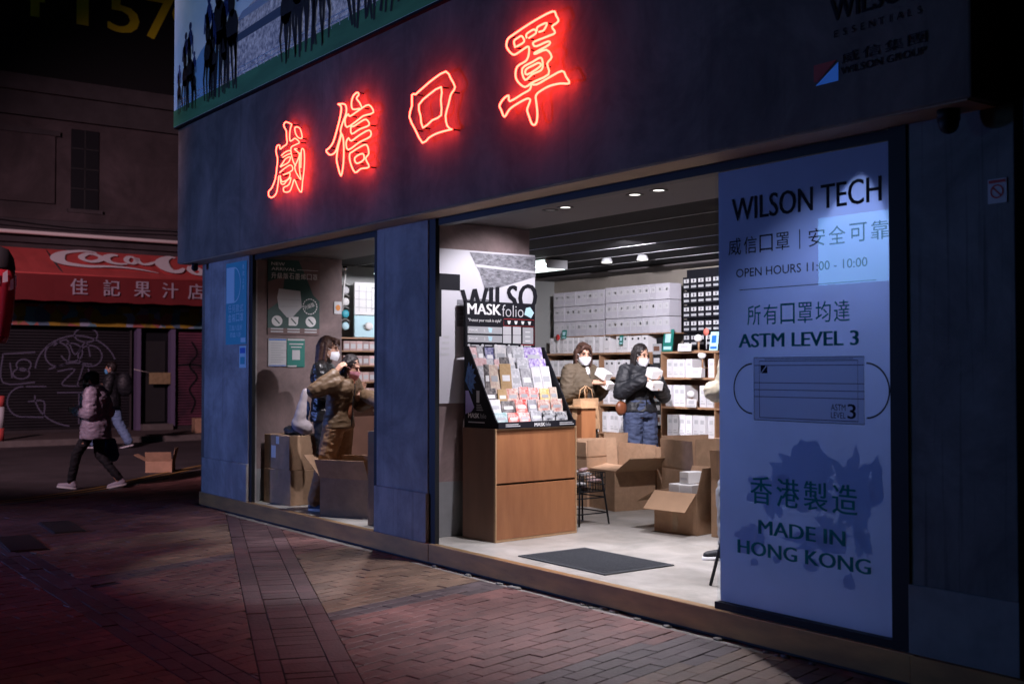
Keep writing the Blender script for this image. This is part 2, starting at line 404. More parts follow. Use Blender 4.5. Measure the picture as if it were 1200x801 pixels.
mottle(M_floor, 2.5, .78); mottle(M_card, 5, .85); mottle(M_oldwall, .8, .6); mottle(M_asphalt, .7, .6)
# neon: red gas, over-bright
M_neon = mat('neon_glass', (0.8, 0.2, 0.1), 0.3, emit=(1.0, 0.038, 0.022), estr=21.0)
def glassmat(name, tint=(1, 1, 1), rough=0.0):
    m = bpy.data.materials.new(name); m.use_nodes = True; t = m.node_tree
    t.nodes.remove(t.nodes['Principled BSDF'])
    tr = t.nodes.new('ShaderNodeBsdfTransparent'); tr.inputs[0].default_value = (*tint, 1)
    gl = t.nodes.new('ShaderNodeBsdfGlossy'); gl.inputs['Roughness'].default_value = rough
    fr = t.nodes.new('ShaderNodeFresnel'); fr.inputs[0].default_value = 1.5
    mx = t.nodes.new('ShaderNodeMixShader'); ge = t.nodes.new('ShaderNodeNewGeometry'); sb = t.nodes.new('ShaderNodeMath'); sb.operation = 'SUBTRACT'; sb.use_clamp = True
    t.links.new(fr.outputs[0], sb.inputs[0]); t.links.new(ge.outputs['Backfacing'], sb.inputs[1])
    t.links.new(sb.outputs[0], mx.inputs[0]); t.links.new(tr.outputs[0], mx.inputs[1]); t.links.new(gl.outputs[0], mx.inputs[2])
    t.links.new(mx.outputs[0], t.nodes['Material Output'].inputs['Surface']); return m
M_glass = glassmat('pane_glass', (0.94, 0.96, 0.98))
X, Yv, Z = V((1, 0, 0)), V((0, 1, 0)), V((0, 0, 1))
# ------------------------------------------------------------ ground, road, pavement
KERB = [(-11.2, -14), (-12.6, -6.2), (-13.6, -3.9), (-14.38, -1.91), (-14.68, -1.26), (-15.37, -0.31), (-16.16, 0.41), (-17.73, 1.88), (-20.5, 4.8), (-24, 9), (-30, 17)]
def Sh(p, k): return (p[0] - k * 0.93, p[1] - k * 0.37)
road = MB()
road.quad((-90, -80, -.02), (60, -80, -.02), (60, 90, -.02), (-90, 90, -.02))
kind(road.build('ground', M_asphalt), 'structure')
r = MB(); far = [(-26.0, p[1]) for p in KERB]
for i in range(len(KERB) - 1):
    a, b = KERB[i], KERB[i + 1]
    r.quad((a[0], a[1], -.008), (far[i][0] - (8 if a[0] < -24 else 0), a[1], -.008), (far[i + 1][0] - (8 if b[0] < -24 else 0), b[1], -.008), (b[0], b[1], -.008))
kind(r.build('road', M_asphalt), 'structure')
# far pavement with its kerb
m = MB(); m.box(-28.0, -25.2, -12, 20, -.02, .115); kind(m.build('far_pavement', mat('far_paving', (0.11, 0.085, 0.08), 0.8, var=0.35, scale=5)), 'structure')
m = MB(); m.box(-25.2, -25.02, -12, 20, -.02, .12); kind(m.build('far_kerb', M_kerb), 'structure')
# yellow line beside the near kerb, and the kerb stones flush with the pavement
for k, w, z, nm, mt in ((0.10, .07, .0, 'road_marking', M_lineyellow), (0.28, .07, .0, 'road_marking', M_lineyellow)):
    m = MB(); pts = smoothline(KERB, 5)
    ribbon(m, [Sh(p, k) for p in pts], w, (0, 0, .0), X, Yv)
    kind(m.build(nm, mt), 'structure')
for y0 in (-1.2,):   # pale far gutter line
    m = MB(); m.box(-24.95, -24.85, -12, 20, -.02, -.002); kind(m.build('gutter_line', M_oldtrim), 'structure')

pave = MB(); pts = smoothline(KERB, 4)
for a, b in zip(pts[:-1], pts[1:]):
    pave.quad((a[0], a[1], -.0065), (b[0], b[1], -.0065), (12, b[1], -.0065), (12, a[1], -.0065))
pavement = kind(pave.build('pavement', M_sand), 'structure')
m = MB(); ribbon(m, [Sh(p, -.07) for p in pts], .13, (0, 0, .003), X, Yv); kerbo = m.build('kerb', M_kerb); kind(kerbo, 'structure')

def clip(poly, n, d):      # keep n.p <= d
    out = []
    for i in range(len(poly)):
        a, b = poly[i], poly[(i + 1) % len(poly)]
        da, db = n.dot(a) - d, n.dot(b) - d
        if da <= 0: out.append(a)
        if da * db < 0: out.append(a + (b - a) * (da / (da - db)))
    return out
def hp(a, b):              # half plane to the LEFT of a->b
    a, b = V(a), V(b); n = V(((b - a).y, -(b - a).x)).normalized(); return (n, n.dot(a))
SL0, SL1 = V((-12.58, .14)), V((-6.22, -2.3))      # strip, near edge
sdir = (SL1 - SL0).normalized(); snor = V((-sdir.y, sdir.x))        # towards the shop
def sline(k): return (SL0 + snor * k, SL0 + snor * k + sdir)
regs = []                 # (halfplanes, course angle, brick length, width, colour function)
def side(a, b, p): a, b = V(a), V(b); return (b.x - a.x) * (p.y - a.y) - (b.y - a.y) * (p.x - a.x)
def colB(p):              # shop side of the strip
    s1 = side((-8.9, -.77), (-9.19, .14), p); s2 = side((-6.70, -1.6), (-7.03, -.05), p); s3 = side((-6.44, -1.6), (-6.79, .05), p)
    s4 = side((-4.56, -2.2), (-4.92, .0), p); s5 = side((-4.20, -2.2), (-4.46, .0), p); s6 = side((-2.5, -2.2), (-2.8, .0), p)
    if s1 > 0: return 0
    if s2 > 0: return 1
    if s3 > 0: return 2
    if s4 > 0: return 0
    if s5 > 0: return 2
    if s6 > 0: return 1
    return 0
def colA(p):
    if p.y < -2.47 - (p.x + 12) * 0.02:
        if p.y > -2.78 - (p.x + 12) * 0.02: return 2
        if side((-6.3, -3.66), (-6.5, -2.6), p) < 0 and p.x < -3.4: return 1
        return 0
    s1 = side((-10.59, -2.43), (-11.17, -.48), p); s2 = side((-8.86, -2.46), (-9.35, -1.14), p); s3 = side((-8.6, -2.46), (-9.1, -1.14), p)
    if s1 <= 0 and s2 > 0: return 1
    if s2 <= 0 and s3 > 0: return 2
    return 0
a0, a1 = sline(0.0); b0, b1 = sline(.125); c0, c1 = sline(.375); d0, d1 = sline(.50)
GUT = hp((4, -.115), (-13.2, -.115))
GUT = (V((0, 1)), -.12)
wall_lim = [GUT]
regs.append(([hp(d0, d1), GUT], radians(103.5), .25, .105, colB))
regs.append(([hp(c0, c1), hp(d1, d0), GUT], math.atan2(sdir.y, sdir.x), .25, .125, lambda p: 3))
regs.append(([hp(b0, b1), hp(c1, c0), GUT], math.atan2(snor.y, snor.x), .25, .105, lambda p: 3))
regs.append(([hp(a0, a1), hp(b1, b0), GUT], math.atan2(sdir.y, sdir.x), .25, .125, lambda p: 3))
G0, G1 = (-12, -2.47), (-5, -2.61); G2, G3 = (-12, -2.78), (-5, -2.92)
regs.append(([hp(a1, a0), hp(G0, G1)], radians(107), .25, .105, colA))
regs.append(([hp(a1, a0), hp(G1, G0), hp(G2, G3)], math.atan2(-.14, 7), .25, .105, lambda p: 2))
regs.append(([hp(a1, a0), hp(G3, G2)], radians(100), .25, .105, colA))
kp = [V(p) for p in KERB]
def inside_kerb(p):
    for i in range(len(kp) - 1):
        if kp[i].y <= p.y <= kp[i + 1].y:
            t = (p.y - kp[i].y) / (kp[i + 1].y - kp[i].y)
            return p.x > kp[i].x + t * (kp[i + 1].x - kp[i].x) + .15
    return False
_mats = [M_brickred, M_bricktan, M_brickgrey, M_brickplum]
bricks = []
for planes, ang, bl, bw, cf in regs:
    u = V((cos(ang), sin(ang))); w = V((-sin(ang), cos(ang)))
    org = V((-8, -1)) if bw < .12 else a0
    k0 = V((-8.0, -1.5)) if bw < .12 else a0
    if bw > .12: nj = range(-1, 5)
    elif abs(ang - math.atan2(snor.y, snor.x)) < 1e-6: nj = range(-80, 140); k0 = b0
    else: nj = range(-110, 110)
    ni = range(-2, 2) if (bw < .12 and k0 is b0) else range(-50, 60)
    for j in nj:
        for i in ni:
            off = (.5 if j % 2 else 0) * bl if not (bw < .12 and k0 is b0) else 0
            c = k0 + u * (i * bl + off + bl / 2) + w * (j * bw + bw / 2)
            if c.y < -6.5 or c.y > 3.2 or c.x > 1.0 or c.x < -19: continue
            if c.y > -.02 and c.x > -13.2: continue
            # outside the camera's sight by far: leave the sand
            fz = c.x * -.8041 + (c.y + 5.03) * .5945; fr = c.x * .5945 + (c.y + 5.03) * .8041
            if fz < 1.5 or abs(fr) > fz * .75 + 1.0: continue
            g = .0025
            poly = [c + u * (sx * (bl / 2 - g)) + w * (sy * (bw / 2 - g)) for sx, sy in ((-1, -1), (1, -1), (1, 1), (-1, 1))]
            cut = False
            for n, d in planes:
                if max(n.dot(p) for p in poly) > d - g: cut = True; poly = clip(poly, n, d - g)
                if len(poly) < 3: break
            if len(poly) < 3: continue
            q = sum(poly, V((0, 0))) / len(poly)
            ar = abs(sum(poly[k].x * poly[(k + 1) % len(poly)].y - poly[(k + 1) % len(poly)].x * poly[k].y for k in range(len(poly)))) / 2
            if ar < .0012 or not inside_kerb(q): continue
            ci = cf(q)
            bricks.append((fz, fr, poly, q, ci))
def brick_geo(mb, poly, q):
    n = len(poly); z = random.gauss(0, .0012); tx, ty = random.gauss(0, .006), random.gauss(0, .006)
    if random.random() < .012: z -= .006
    def P3(p, dz): return V((p.x, p.y, z + tx * (p.x - q.x) + ty * (p.y - q.y) + dz))
    ins = [p + (q - p).normalized() * min(.006, (q - p).length * .3) for p in poly]
    vs = [P3(p, -.016) for p in poly] + [P3(p, -.0018) for p in poly] + [P3(p, 0) for p in ins]
    fs = [(k, (k + 1) % n, (k + 1) % n + n, k + n) for k in range(n)] + [(k + n, (k + 1) % n + n, (k + 1) % n + 2 * n, k + 2 * n) for k in range(n)] + [tuple(range(2 * n, 3 * n))]
    if poly[0].x * 0 == 0:
        a = sum(poly[k].x * poly[(k + 1) % n].y - poly[(k + 1) % n].x * poly[k].y for k in range(n))
        if a < 0: fs = [f[::-1] for f in fs]
    return vs, fs
bricks.sort(key=lambda b: b[0])
inframe = [b for b in bricks if abs(b[1]) < b[0] * .448 and 1.57 / b[0] * 1333 < 368]
first = set(id(b) for b in inframe[:300])
BASE['pavement'] = Matrix()
stuff = MB(); tints = []
for b in bricks:
    vs, fs = brick_geo(stuff, b[2], b[3])
    if id(b) in first:
        mm = MB(); mm.add(vs, fs); me = mm.mesh('brick', _mats[b[4]])
        at = me.attributes.new('tint', 'FLOAT', 'FACE'); tv = random.random(); at.data.foreach_set('value', [tv] * len(me.polygons))
        o = link(bpy.data.objects.new('brick', me)); o.parent = pavement
    else:
        stuff.add(vs, fs, b[4]); tints += [random.random()] * len(fs)
o = stuff.build('brick_paving', _mats, pavement); kind(o, 'stuff')
at = o.data.attributes.new('tint', 'FLOAT', 'FACE')
tv = []; 
at.data.foreach_set('value', tints)
# rough mortar gutter along the brass plinth
m = MB(); n = 150
top = []
for i in range(n + 1):
    x = -13.1 + i * (13.1 - 1.5) / n
    e = -.118 - .018 * noise.noise(V((x * 7, 0, 0))); zz = -.004 + .004 * noise.noise(V((x * 11, 3, 0)))
    top.append((V((x, -.03, -.006)), V((x, e, zz))))
for i in range(n): m.quad(top[i][0], top[i + 1][0], top[i + 1][1], top[i][1])
o = m.build('gutter', M_gutter); kind(o, 'structure')
m = MB()
for k in range(26):     # loose chips and cobbles in the gutter
    x = random.uniform(-8.5, -3.0); y = random.uniform(-.10, -.05); s_ = random.uniform(.012, .035)
    m.ell((x, y, .0), s_ * 1.5, s_, s_ * .35, n=6, m=4)
kind(m.build('gutter_rubble', M_gutter), 'stuff')
# two drain grates at the left
for (gx, gy, gw, gh, lb) in ((-11.0, -2.45, 1.0, .34, 'dark cast iron drain grate set in the brick pavement, nearer one'), (-11.9, -1.85, .9, .32, 'dark cast iron drain grate set in the brick pavement, farther one')):
    t = thing('drain_grate', lb, 'drain grate', (gx, gy, 0), radians(-5), 'drain grates in the pavement')
    m = MB(); m.box(-gw / 2, gw / 2, -gh / 2, gh / 2, -.01, .004); m.build('frame', M_iron, t, local=True)
    k = int(gw / .05)
    for i in range(k):
        x = -gw / 2 + .03 + i * (gw - .06) / (k - 1)
        MB().box(x - .011, x + .011, -gh / 2 + .02, gh / 2 - .02, .004, .014).build('bar', M_iron, t, local=True)

# ------------------------------------------------------------ the shop building
sh = thing('shop_building', 'grey plastered corner shop with deep overhanging fascia and open shopfront', 'shop', (-8, 0, 0))
def part(nm, mt, *boxes, bev=0, par=sh):
    for b in boxes:
        o = MB().box(*b).build(nm, mt, par)
        if bev: bevel(o, bev)
    return o
part('fascia', M_fascia, (-13.1, -2.92, -.25, 0.0, 2.825, 7.5), bev=.012)
part('soffit', M_soffit, (-13.07, -2.95, -.235, -.0, 2.817, 2.8265))
part('outer_wall', M_fascia, (-13.0, -12.72, .02, 5.4, -.02, 7.5)); part('outer_wall', M_fascia, (-13.0, -2.86, 5.15, 5.4, -.02, 7.5))
part('outer_wall', M_inner, (-3.3, -2.9, .26, 5.15, -.02, 7.5))
part('roof_slab', M_dark, (-12.75, -2.9, .0, 5.2, 3.35, 3.6))
pil = part('pilaster', M_column, (-12.87, -11.60, 0, .10, .152, 2.82), bev=.006); part('column', M_column, (-8.82, -7.975, 0, .10, .152, 2.82), bev=.006)
part('pilaster', M_pilaster, (-3.43, -2.86, 0, .28, .152, 2.83), bev=.006)
for x0, x1 in ((-12.88, -11.598), (-8.828, -7.968)): part('pilaster_base', M_column, (x0, x1, -.022, .08, .153, .56), bev=.008)
part('pilaster_base', mat('lightened_base_plaster', (0.27, 0.30, 0.285), .75, var=.3, scale=5, bump=.2, bscale=18), (-3.438, -2.852, -.012, .2, .153, .50), bev=.005)  # right base coloured lighter, standing in for light on the pilaster's foot
part('edge_trim', M_blue if False else M_black, (-8.90, -8.822, .02, .08, .152, 2.818)); part('edge_trim', M_black, (-11.598, -11.53, .01, .05, .152, 2.818))
part('door_frame', M_black, (-7.973, -7.875, .01, .05, .152, 2.818)); part('door_frame', M_black, (-3.535, -3.432, -.01, .12, .153, 2.818))
part('door_frame', M_black, (-11.53, -8.90, .03, .12, 2.765, 2.818)); part('door_frame', M_black, (-7.875, -3.535, .03, .12, 2.765, 2.818))
part('sign_rail', M_black, (-4.77, -3.535, .0, .10, .1525, .196))
part('plinth', M_brass, (-12.90, -8.815, -.03, .0, .012, .152), (-12.93, -12.90, -.03, .6, .012, .152)); part('plinth', M_brass, (-8.810, -7.915, -.034, .0, .012, .1515)); part('plinth', M_brass, (-7.910, -3.42, -.03, .0, .012, .152)); part('plinth', M_brass, (-3.415, -2.80, -.034, 0, .012, .1515))
part('plinth_glint', mat('glint_brass', (0.65, 0.42, 0.22), 0.3, metal=.7), (-12.92, -3.4, -.036, .03, .1525, .1565)); part('plinth_gap', M_dark, (-12.9, -2.8, -.012, .0, -.02, .0125))  # thin bright lip added as the glint along the plinth's top edge
fl = MB(); fl.box(-12.72, -2.9, .0, 5.15, .02, .150); kind(fl.build('shop_floor', M_floor), 'structure')
# inner side walls seen through the openings
part('inner_wall', M_inner, (-11.88, -11.68, .105, 1.17, .15, 2.845)); part('skirting', M_innerbase, (-11.884, -11.672, .107, 1.174, .151, .50))
part('inner_wall', M_inner, (-8.45, -8.19, .105, 1.22, .15, 2.845))
part('skirting', M_innerbase, (-8.4, -8.182, .108, 1.224, .151, .62))
part('back_wall', mat('back_wall_paint', (0.30, 0.27, 0.23), 0.7, var=0.25, scale=2), (-12.72, -3.3, 5.08, 5.15, .15, 3.2))
part('side_wall', mat('side_wall_paint', (0.36, 0.37, 0.36), 0.7, var=0.1, scale=2), (-12.72, -12.66, .28, 5.08, .15, 3.2))
part('side_wall', M_inner, (-3.34, -3.3, .28, 5.08, .15, 3.2))
part('ceiling_board', M_ceil, (-12.66, -3.34, .12, 1.20, 2.85, 2.87)); part('ceiling_trim', M_grey, (-12.0, -3.34, .13, .16, 2.838, 2.8495))
part('ceiling_void', M_dark, (-12.66, -3.34, 1.2, 5.08, 3.05, 3.07))
for k in range(11):
    y = 1.22 + k * .60
    if y + .5 > 5.05: break
    part('ceiling_slat', M_slat, (-12.5, -3.4, y, y + .54, 2.862, 2.88))
    part('slat_edge', M_slatedge, (-12.5, -3.4, y + .541, y + .553, 2.858, 2.872))
part('ceiling_bulkhead', M_ceil, (-12.66, -3.34, 4.62, 5.08, 2.83, 2.85))
# downlights
DL = [(-7.1, .6), (-6.91, .6), (-6.11, .6), (-5.86, .6)]
DLn = ['leftmost of the four', 'second of the four', 'third of the four', 'rightmost of the four']
for (x, y), n_ in zip(DL, DLn):
    t = thing('recessed_downlight', f'round recessed downlight in the grey shopfront ceiling, {n_}', 'ceiling light', (x, y, 2.85), 0, 'downlights in the front ceiling')
    m = MB(); R = [m.ring((0, 0, z), X * r, Yv * r, 20) for r, z in ((.042, -.003), (.066, -.006), (.07, -.001))]; m.loft(R, caps=False); m.build('rim', M_black, t, local=True)
    m = MB(); R = [m.ring((0, 0, z), X * r, Yv * r, 20) for r, z in ((.041, -.001), (.02, -.0012))]; m.loft(R, caps=True); m.build('bulb', M_bulb if n_ != DLn[0] else M_grey, t, local=True)
t = thing('ceiling_light_box', 'bright white square light box under the black slatted ceiling', 'ceiling light', (-10.6, 3.2, 2.80))
m = MB(); m.box(-.34, .34, -.16, .16, -.05, .05); m.build('housing', M_grey, t, local=True)
m = MB(); m.box(-.32, .32, -.175, -.162, -.045, .045); m.box(-.32, .32, -.14, .14, -.056, -.051); m.build('diffuser', M_strip, t, local=True)
for (x, y, n_) in ((-9.84, 3.6, 'small white spotlight in the black ceiling left of its twin'), (-9.35, 3.7, 'small white spotlight in the black ceiling nearest the dark packages')):
    t = thing('ceiling_spotlight', n_, 'spotlight', (x, y, 2.84)); MB().cyl((0, 0, .02), (0, 0, -.03), .05, .07).build('housing', M_grey, t, local=True); MB().cyl((0, 0, -.031), (0, 0, -.034), .06).build('bulb', M_bulb, t, local=True)
# dome camera under the fascia
t = thing('security_camera', 'black security camera hanging under the fascia above the right pilaster', 'camera', (-3.12, -.12, 2.817))
MB().cyl((0, 0, 0), (0, 0, -.05), .055).build('base', M_black, t, local=True); MB().ell((0, 0, -.06), .05, .05, .055).build('dome', M_black, t, local=True)
t = thing('security_camera', 'small black camera fixed at the fascia corner above the left pilaster', 'camera', (-12.85, -.13, 2.817))
MB().cyl((0, 0, 0), (0, 0, -.04), .035).build('base', M_black, t, local=True); MB().ell((0, 0, -.05), .04, .04, .04).build('dome', M_black, t, local=True)
# dark neighbour to the right
m = MB(); m.box(-2.80, 2.5, -.02, 3, -.02, 7.5); tag(m.build('neighbour_wall', M_dark), 'dark wall of the next shop beyond the right pilaster', 'wall')

# ------------------------------------------------------------ neon characters
NEON={
 'wei':[
  [(-9.901,3.908),(-9.965,3.933),(-10.029,3.953),(-10.068,3.943),(-10.068,3.914),(-10.021,3.867),(-10.011,3.810),(-10.003,3.741),(-10.081,3.726),(-10.154,3.712),(-10.167,3.751),(-10.225,3.752),(-10.247,3.701),(-10.212,3.628),(-10.225,3.550),(-10.239,3.495),(-10.260,3.441),(-10.292,3.400),(-10.346,3.356),(-10.414,3.330),(-10.400,3.282),(-10.319,3.264),(-10.239,3.291),(-10.210,3.344),(-10.194,3.398),(-10.178,3.458)],
  [(-9.901,3.908),(-9.939,3.853),(-9.939,3.759),(-9.876,3.756),(-9.826,3.762),(-9.734,3.709),(-9.813,3.700),(-9.914,3.688),(-9.901,3.614),(-9.863,3.547),(-9.813,3.499)],
  [(-9.826,3.867),(-9.726,3.839),(-9.677,3.749),(-9.726,3.746),(-9.788,3.778),(-9.826,3.823),(-9.826,3.867)],
  [(-10.120,3.645),(-10.042,3.664),(-9.944,3.665),(-9.909,3.635),(-10.003,3.632),(-10.094,3.623)],
  [(-10.146,3.539),(-10.081,3.574),(-10.029,3.600),(-9.927,3.601),(-9.965,3.557),(-10.094,3.542),(-10.146,3.539)],
  [(-10.159,3.484),(-10.042,3.512),(-9.914,3.522),(-9.883,3.467),(-10.081,3.451),(-9.939,3.451),(-9.960,3.400),(-10.094,3.385),(-10.133,3.418)],
  [(-10.146,3.454),(-10.133,3.379),(-10.068,3.359),(-10.003,3.384),(-9.914,3.400),(-9.960,3.339),(-10.073,3.326),(-10.055,3.284),(-9.939,3.275),(-9.883,3.324),(-9.838,3.373),(-9.763,3.286),(-9.689,3.235),(-9.665,3.328),(-9.636,3.432),(-9.626,3.539),(-9.640,3.623),(-9.689,3.636),(-9.699,3.550),(-9.704,3.464)],
  [(-9.788,3.657),(-9.838,3.660),(-9.734,3.597),(-9.788,3.531),(-9.831,3.491),(-9.801,3.434),(-9.702,3.354),(-9.724,3.423),(-9.734,3.512),(-9.719,3.614)],
 ],
 'xin':[
  [(-8.966,3.924),(-8.914,3.897),(-8.907,3.857),(-8.931,3.794),(-8.971,3.723),(-9.051,3.606),(-9.131,3.562),(-9.191,3.545),(-9.117,3.497),(-9.019,3.505),(-8.966,3.564),(-8.919,3.635),(-8.907,3.661)],
  [(-8.966,3.924),(-8.836,3.897),(-8.813,3.823),(-8.883,3.741),(-8.919,3.674),(-8.871,3.616),(-8.857,3.491),(-8.867,3.369),(-8.907,3.280),(-8.966,3.373),(-8.990,3.444),(-8.962,3.541),(-8.907,3.633)],
  [(-8.532,3.810),(-8.573,3.861),(-8.629,3.910),(-8.588,3.935),(-8.618,3.959),(-8.686,3.943),(-8.720,3.889),(-8.697,3.829),(-8.573,3.812)],
  [(-8.743,3.777),(-8.778,3.802),(-8.836,3.766),(-8.801,3.691),(-8.618,3.716),(-8.506,3.737),(-8.335,3.735),(-8.418,3.815),(-8.573,3.801),(-8.743,3.777)],
  [(-8.674,3.677),(-8.727,3.680),(-8.713,3.617),(-8.573,3.634),(-8.407,3.641),(-8.461,3.699),(-8.573,3.692),(-8.674,3.677)],
  [(-8.720,3.558),(-8.771,3.591),(-8.813,3.556),(-8.773,3.489),(-8.573,3.523),(-8.385,3.541),(-8.407,3.598),(-8.573,3.583),(-8.720,3.558)],
  [(-8.697,3.460),(-8.750,3.446),(-8.736,3.370),(-8.652,3.274),(-8.550,3.291),(-8.407,3.286),(-8.466,3.365),(-8.413,3.400),(-8.450,3.481),(-8.573,3.479),(-8.697,3.460)],
  [(-8.622,3.348),(-8.656,3.402),(-8.517,3.416),(-8.499,3.361),(-8.622,3.348)],
 ],
 'kou':[
  [(-7.663,3.755),(-7.530,3.792),(-7.385,3.827),(-7.225,3.845),(-7.159,3.780),(-7.099,3.701),(-7.133,3.670),(-7.159,3.650),(-7.189,3.584),(-7.228,3.507),(-7.205,3.426),(-7.151,3.390)],
  [(-7.139,3.388),(-7.259,3.393),(-7.369,3.391),(-7.465,3.377),(-7.558,3.353),(-7.663,3.471),(-7.756,3.593),(-7.717,3.675),(-7.717,3.763),(-7.663,3.755)],
  [(-7.290,3.739),(-7.465,3.714),(-7.613,3.664),(-7.588,3.572),(-7.552,3.471),(-7.417,3.506),(-7.290,3.522),(-7.295,3.638),(-7.290,3.739)],
 ],
 'zhao':[
  [(-6.398,3.915),(-6.161,3.954),(-5.926,3.973),(-5.882,3.934),(-5.859,3.890),(-5.926,3.871),(-5.894,3.822),(-5.979,3.817),(-6.120,3.815),(-6.133,3.798),(-6.097,3.778),(-5.970,3.782),(-5.958,3.757),(-6.109,3.740),(-6.106,3.728),(-5.988,3.729),(-5.931,3.667),(-5.979,3.633),(-5.965,3.558),(-6.143,3.539),(-6.097,3.516),(-5.961,3.535),(-5.821,3.550),(-5.779,3.503),(-5.745,3.453),(-5.839,3.470),(-5.944,3.477),(-6.033,3.467),(-6.102,3.444),(-6.097,3.385),(-6.087,3.316),(-6.095,3.261),(-6.120,3.244),(-6.152,3.260),(-6.179,3.310),(-6.202,3.360),(-6.183,3.396),(-6.167,3.424),(-6.207,3.440),(-6.331,3.423),(-6.408,3.403),(-6.467,3.362),(-6.506,3.416),(-6.526,3.454),(-6.477,3.492),(-6.418,3.503),(-6.404,3.460),(-6.255,3.483),(-6.170,3.498),(-6.157,3.537)],
  [(-6.398,3.915),(-6.433,3.900),(-6.443,3.858),(-6.408,3.813),(-6.359,3.779),(-6.311,3.780),(-6.255,3.790),(-6.194,3.799),(-6.179,3.775),(-6.189,3.729),(-6.221,3.703),(-6.315,3.686),(-6.335,3.625),(-6.302,3.572),(-6.226,3.525),(-6.152,3.539)],
  [(-6.340,3.826),(-6.354,3.873),(-6.308,3.885),(-6.264,3.888),(-6.236,3.842),(-6.321,3.828)],
  [(-6.207,3.861),(-6.211,3.887),(-6.161,3.898),(-6.120,3.899),(-6.102,3.870),(-6.183,3.855)],
  [(-6.091,3.884),(-6.084,3.907),(-5.983,3.910),(-6.015,3.870),(-6.069,3.870)],
  [(-6.226,3.574),(-6.258,3.660),(-6.143,3.680),(-6.048,3.689),(-6.026,3.632),(-6.048,3.603),(-6.143,3.596),(-6.226,3.574)],
  [(-6.202,3.606),(-6.217,3.643),(-6.133,3.655),(-6.069,3.658),(-6.055,3.631),(-6.202,3.606)],
 ],
}

NL = {'wei': 'red neon Chinese character nearest the left end of the fascia, densest strokes', 'xin': 'red neon Chinese character second from left, three bars over a small square',
      'kou': 'red neon Chinese character shaped as a plain square ring', 'zhao': 'red neon Chinese character at the right, tallest with a wide foot stroke'}
for k, ps in NEON.items():
    cx = sum(p[0] for p in ps[0]) / len(ps[0]); cz = sum(p[1] for p in ps[0]) / len(ps[0])
    t = thing('neon_character', NL[k], 'neon sign', (cx, -.25, cz), 0, 'neon characters on the fascia')
    for p in ps:
        c = len(p) > 2 and p[0] == p[-1]
        q = smoothline(p, 3, c) if k != 'kou' else smoothline(p, 2, c)
        MB().tube([(a, -.315, b) for a, b in q], .0072 if k != 'wei' else .006, 7, closed=c).build('neon_tube', M_neon, t)
        for a, b in (p[0], p[len(p) // 2]):
            MB().cyl((a, -.25, b), (a, -.308, b), .006, n=6).build('tube_support', M_ink, t)

def add_emission(m, s=.19):     # faint emission added to brighten the banner print
    b = m.node_tree.nodes['Principled BSDF']; i = b.inputs['Base Color']
    if i.links: m.node_tree.links.new(i.links[0].from_socket, b.inputs['Emission Color'])
    else: b.inputs['Emission Color'].default_value = i.default_value
    b.inputs['Emission Strength'].default_value = s; return m
# ------------------------------------------------------------ horse racing banner on the fascia
bn = thing('racing_banner', 'long outdoor banner of horses racing on turf, mounted above the neon characters', 'banner', (-10, -.25, 4.41))
BY = -.31
MB().box(-13.1, -3.2, -.30, -.252, 4.41, 6.6).build('banner_board', M_ink, bn)
def bmat():
    m = mat('banner_print', (0.40, 0.46, 0.62), 0.5); t = m.node_tree; b = t.nodes['Principled BSDF']
    g = t.nodes.new('ShaderNodeNewGeometry'); s = t.nodes.new('ShaderNodeSeparateXYZ'); t.links.new(g.outputs['Position'], s.inputs[0])
    n = t.nodes.new('ShaderNodeTexNoise'); n.inputs['Scale'].default_value = .8; n.inputs['Detail'].default_value = 5; t.links.new(g.outputs['Position'], n.inputs['Vector'])
    r = t.nodes.new('ShaderNodeValToRGB'); r.color_ramp.elements[0].color = (.20, .36, .66, 1); r.color_ramp.elements[1].color = (.50, .60, .80, 1)
    r.color_ramp.elements[0].position = .35; r.color_ramp.elements[1].position = .7
    t.links.new(n.outputs['Fac'], r.inputs['Fac']); t.links.new(r.outputs[0], b.inputs['Base Color']); add_emission(m); return m
flat(rect(-13.1, 4.43, -3.2, 6.6), bmat(), bn, 'printed_sky', (0, BY + .008, 0), X, Z)
M_turf = mat('printed_turf', (0.03, 0.13, 0.085), 0.6, var=0.4, scale=3, stretch=(.4, 1, 3)); M_crowd = mat('printed_crowd', (0.55, 0.58, 0.72), 0.6, var=.9, scale=22, col2=(.05, .07, .16), detail=6)
M_standdark = mat('printed_stand', (0.03, 0.05, 0.11), 0.6); M_hill = mat('printed_hill', (0.10, 0.24, 0.55), 0.6)
flat([(-13.1, 4.43), (-3.2, 4.43), (-3.2, 4.72), (-13.1, 4.62)], M_turf, bn, 'printed_turf', (0, BY + .004, 0), X, Z)
flat([(-13.05, 4.615), (-12.6, 4.95), (-12.25, 5.15), (-12.0, 5.22), (-11.7, 5.0), (-11.7, 4.62)], M_hill, bn, 'printed_hill', (0, BY + .006, 0), X, Z)
flat([(-11.75, 4.63), (-3.2, 4.71), (-3.2, 6.2), (-9.4, 5.6), (-11.3, 5.25)], M_crowd, bn, 'printed_crowd', (0, BY + .005, 0), X, Z)
for k in range(4):
    z = 5.05 + k * .22
    flat([(-11.55 + k * .3, z - .05), (-10.1, z - .03), (-10.1, z + .07), (-11.4 + k * .3, z + .03)], M_standdark if k % 2 == 0 else M_whiteplain, bn, 'printed_stand', (0, BY + .003, 0), X, Z)
m = MB()
for z in (4.70, 4.755): ribbon(m, [(-12.9, z - .045), (-3.2, z + .02)], .012, (0, BY + .002, 0), X, Z)
for k in range(60):
    x = -12.8 + k * .16; m.add([V((x, BY + .002, 4.63)), V((x + .012, BY + .002, 4.63)), V((x + .012, BY + .002, 4.73)), V((x, BY + .002, 4.73))], [(0, 1, 2, 3)])
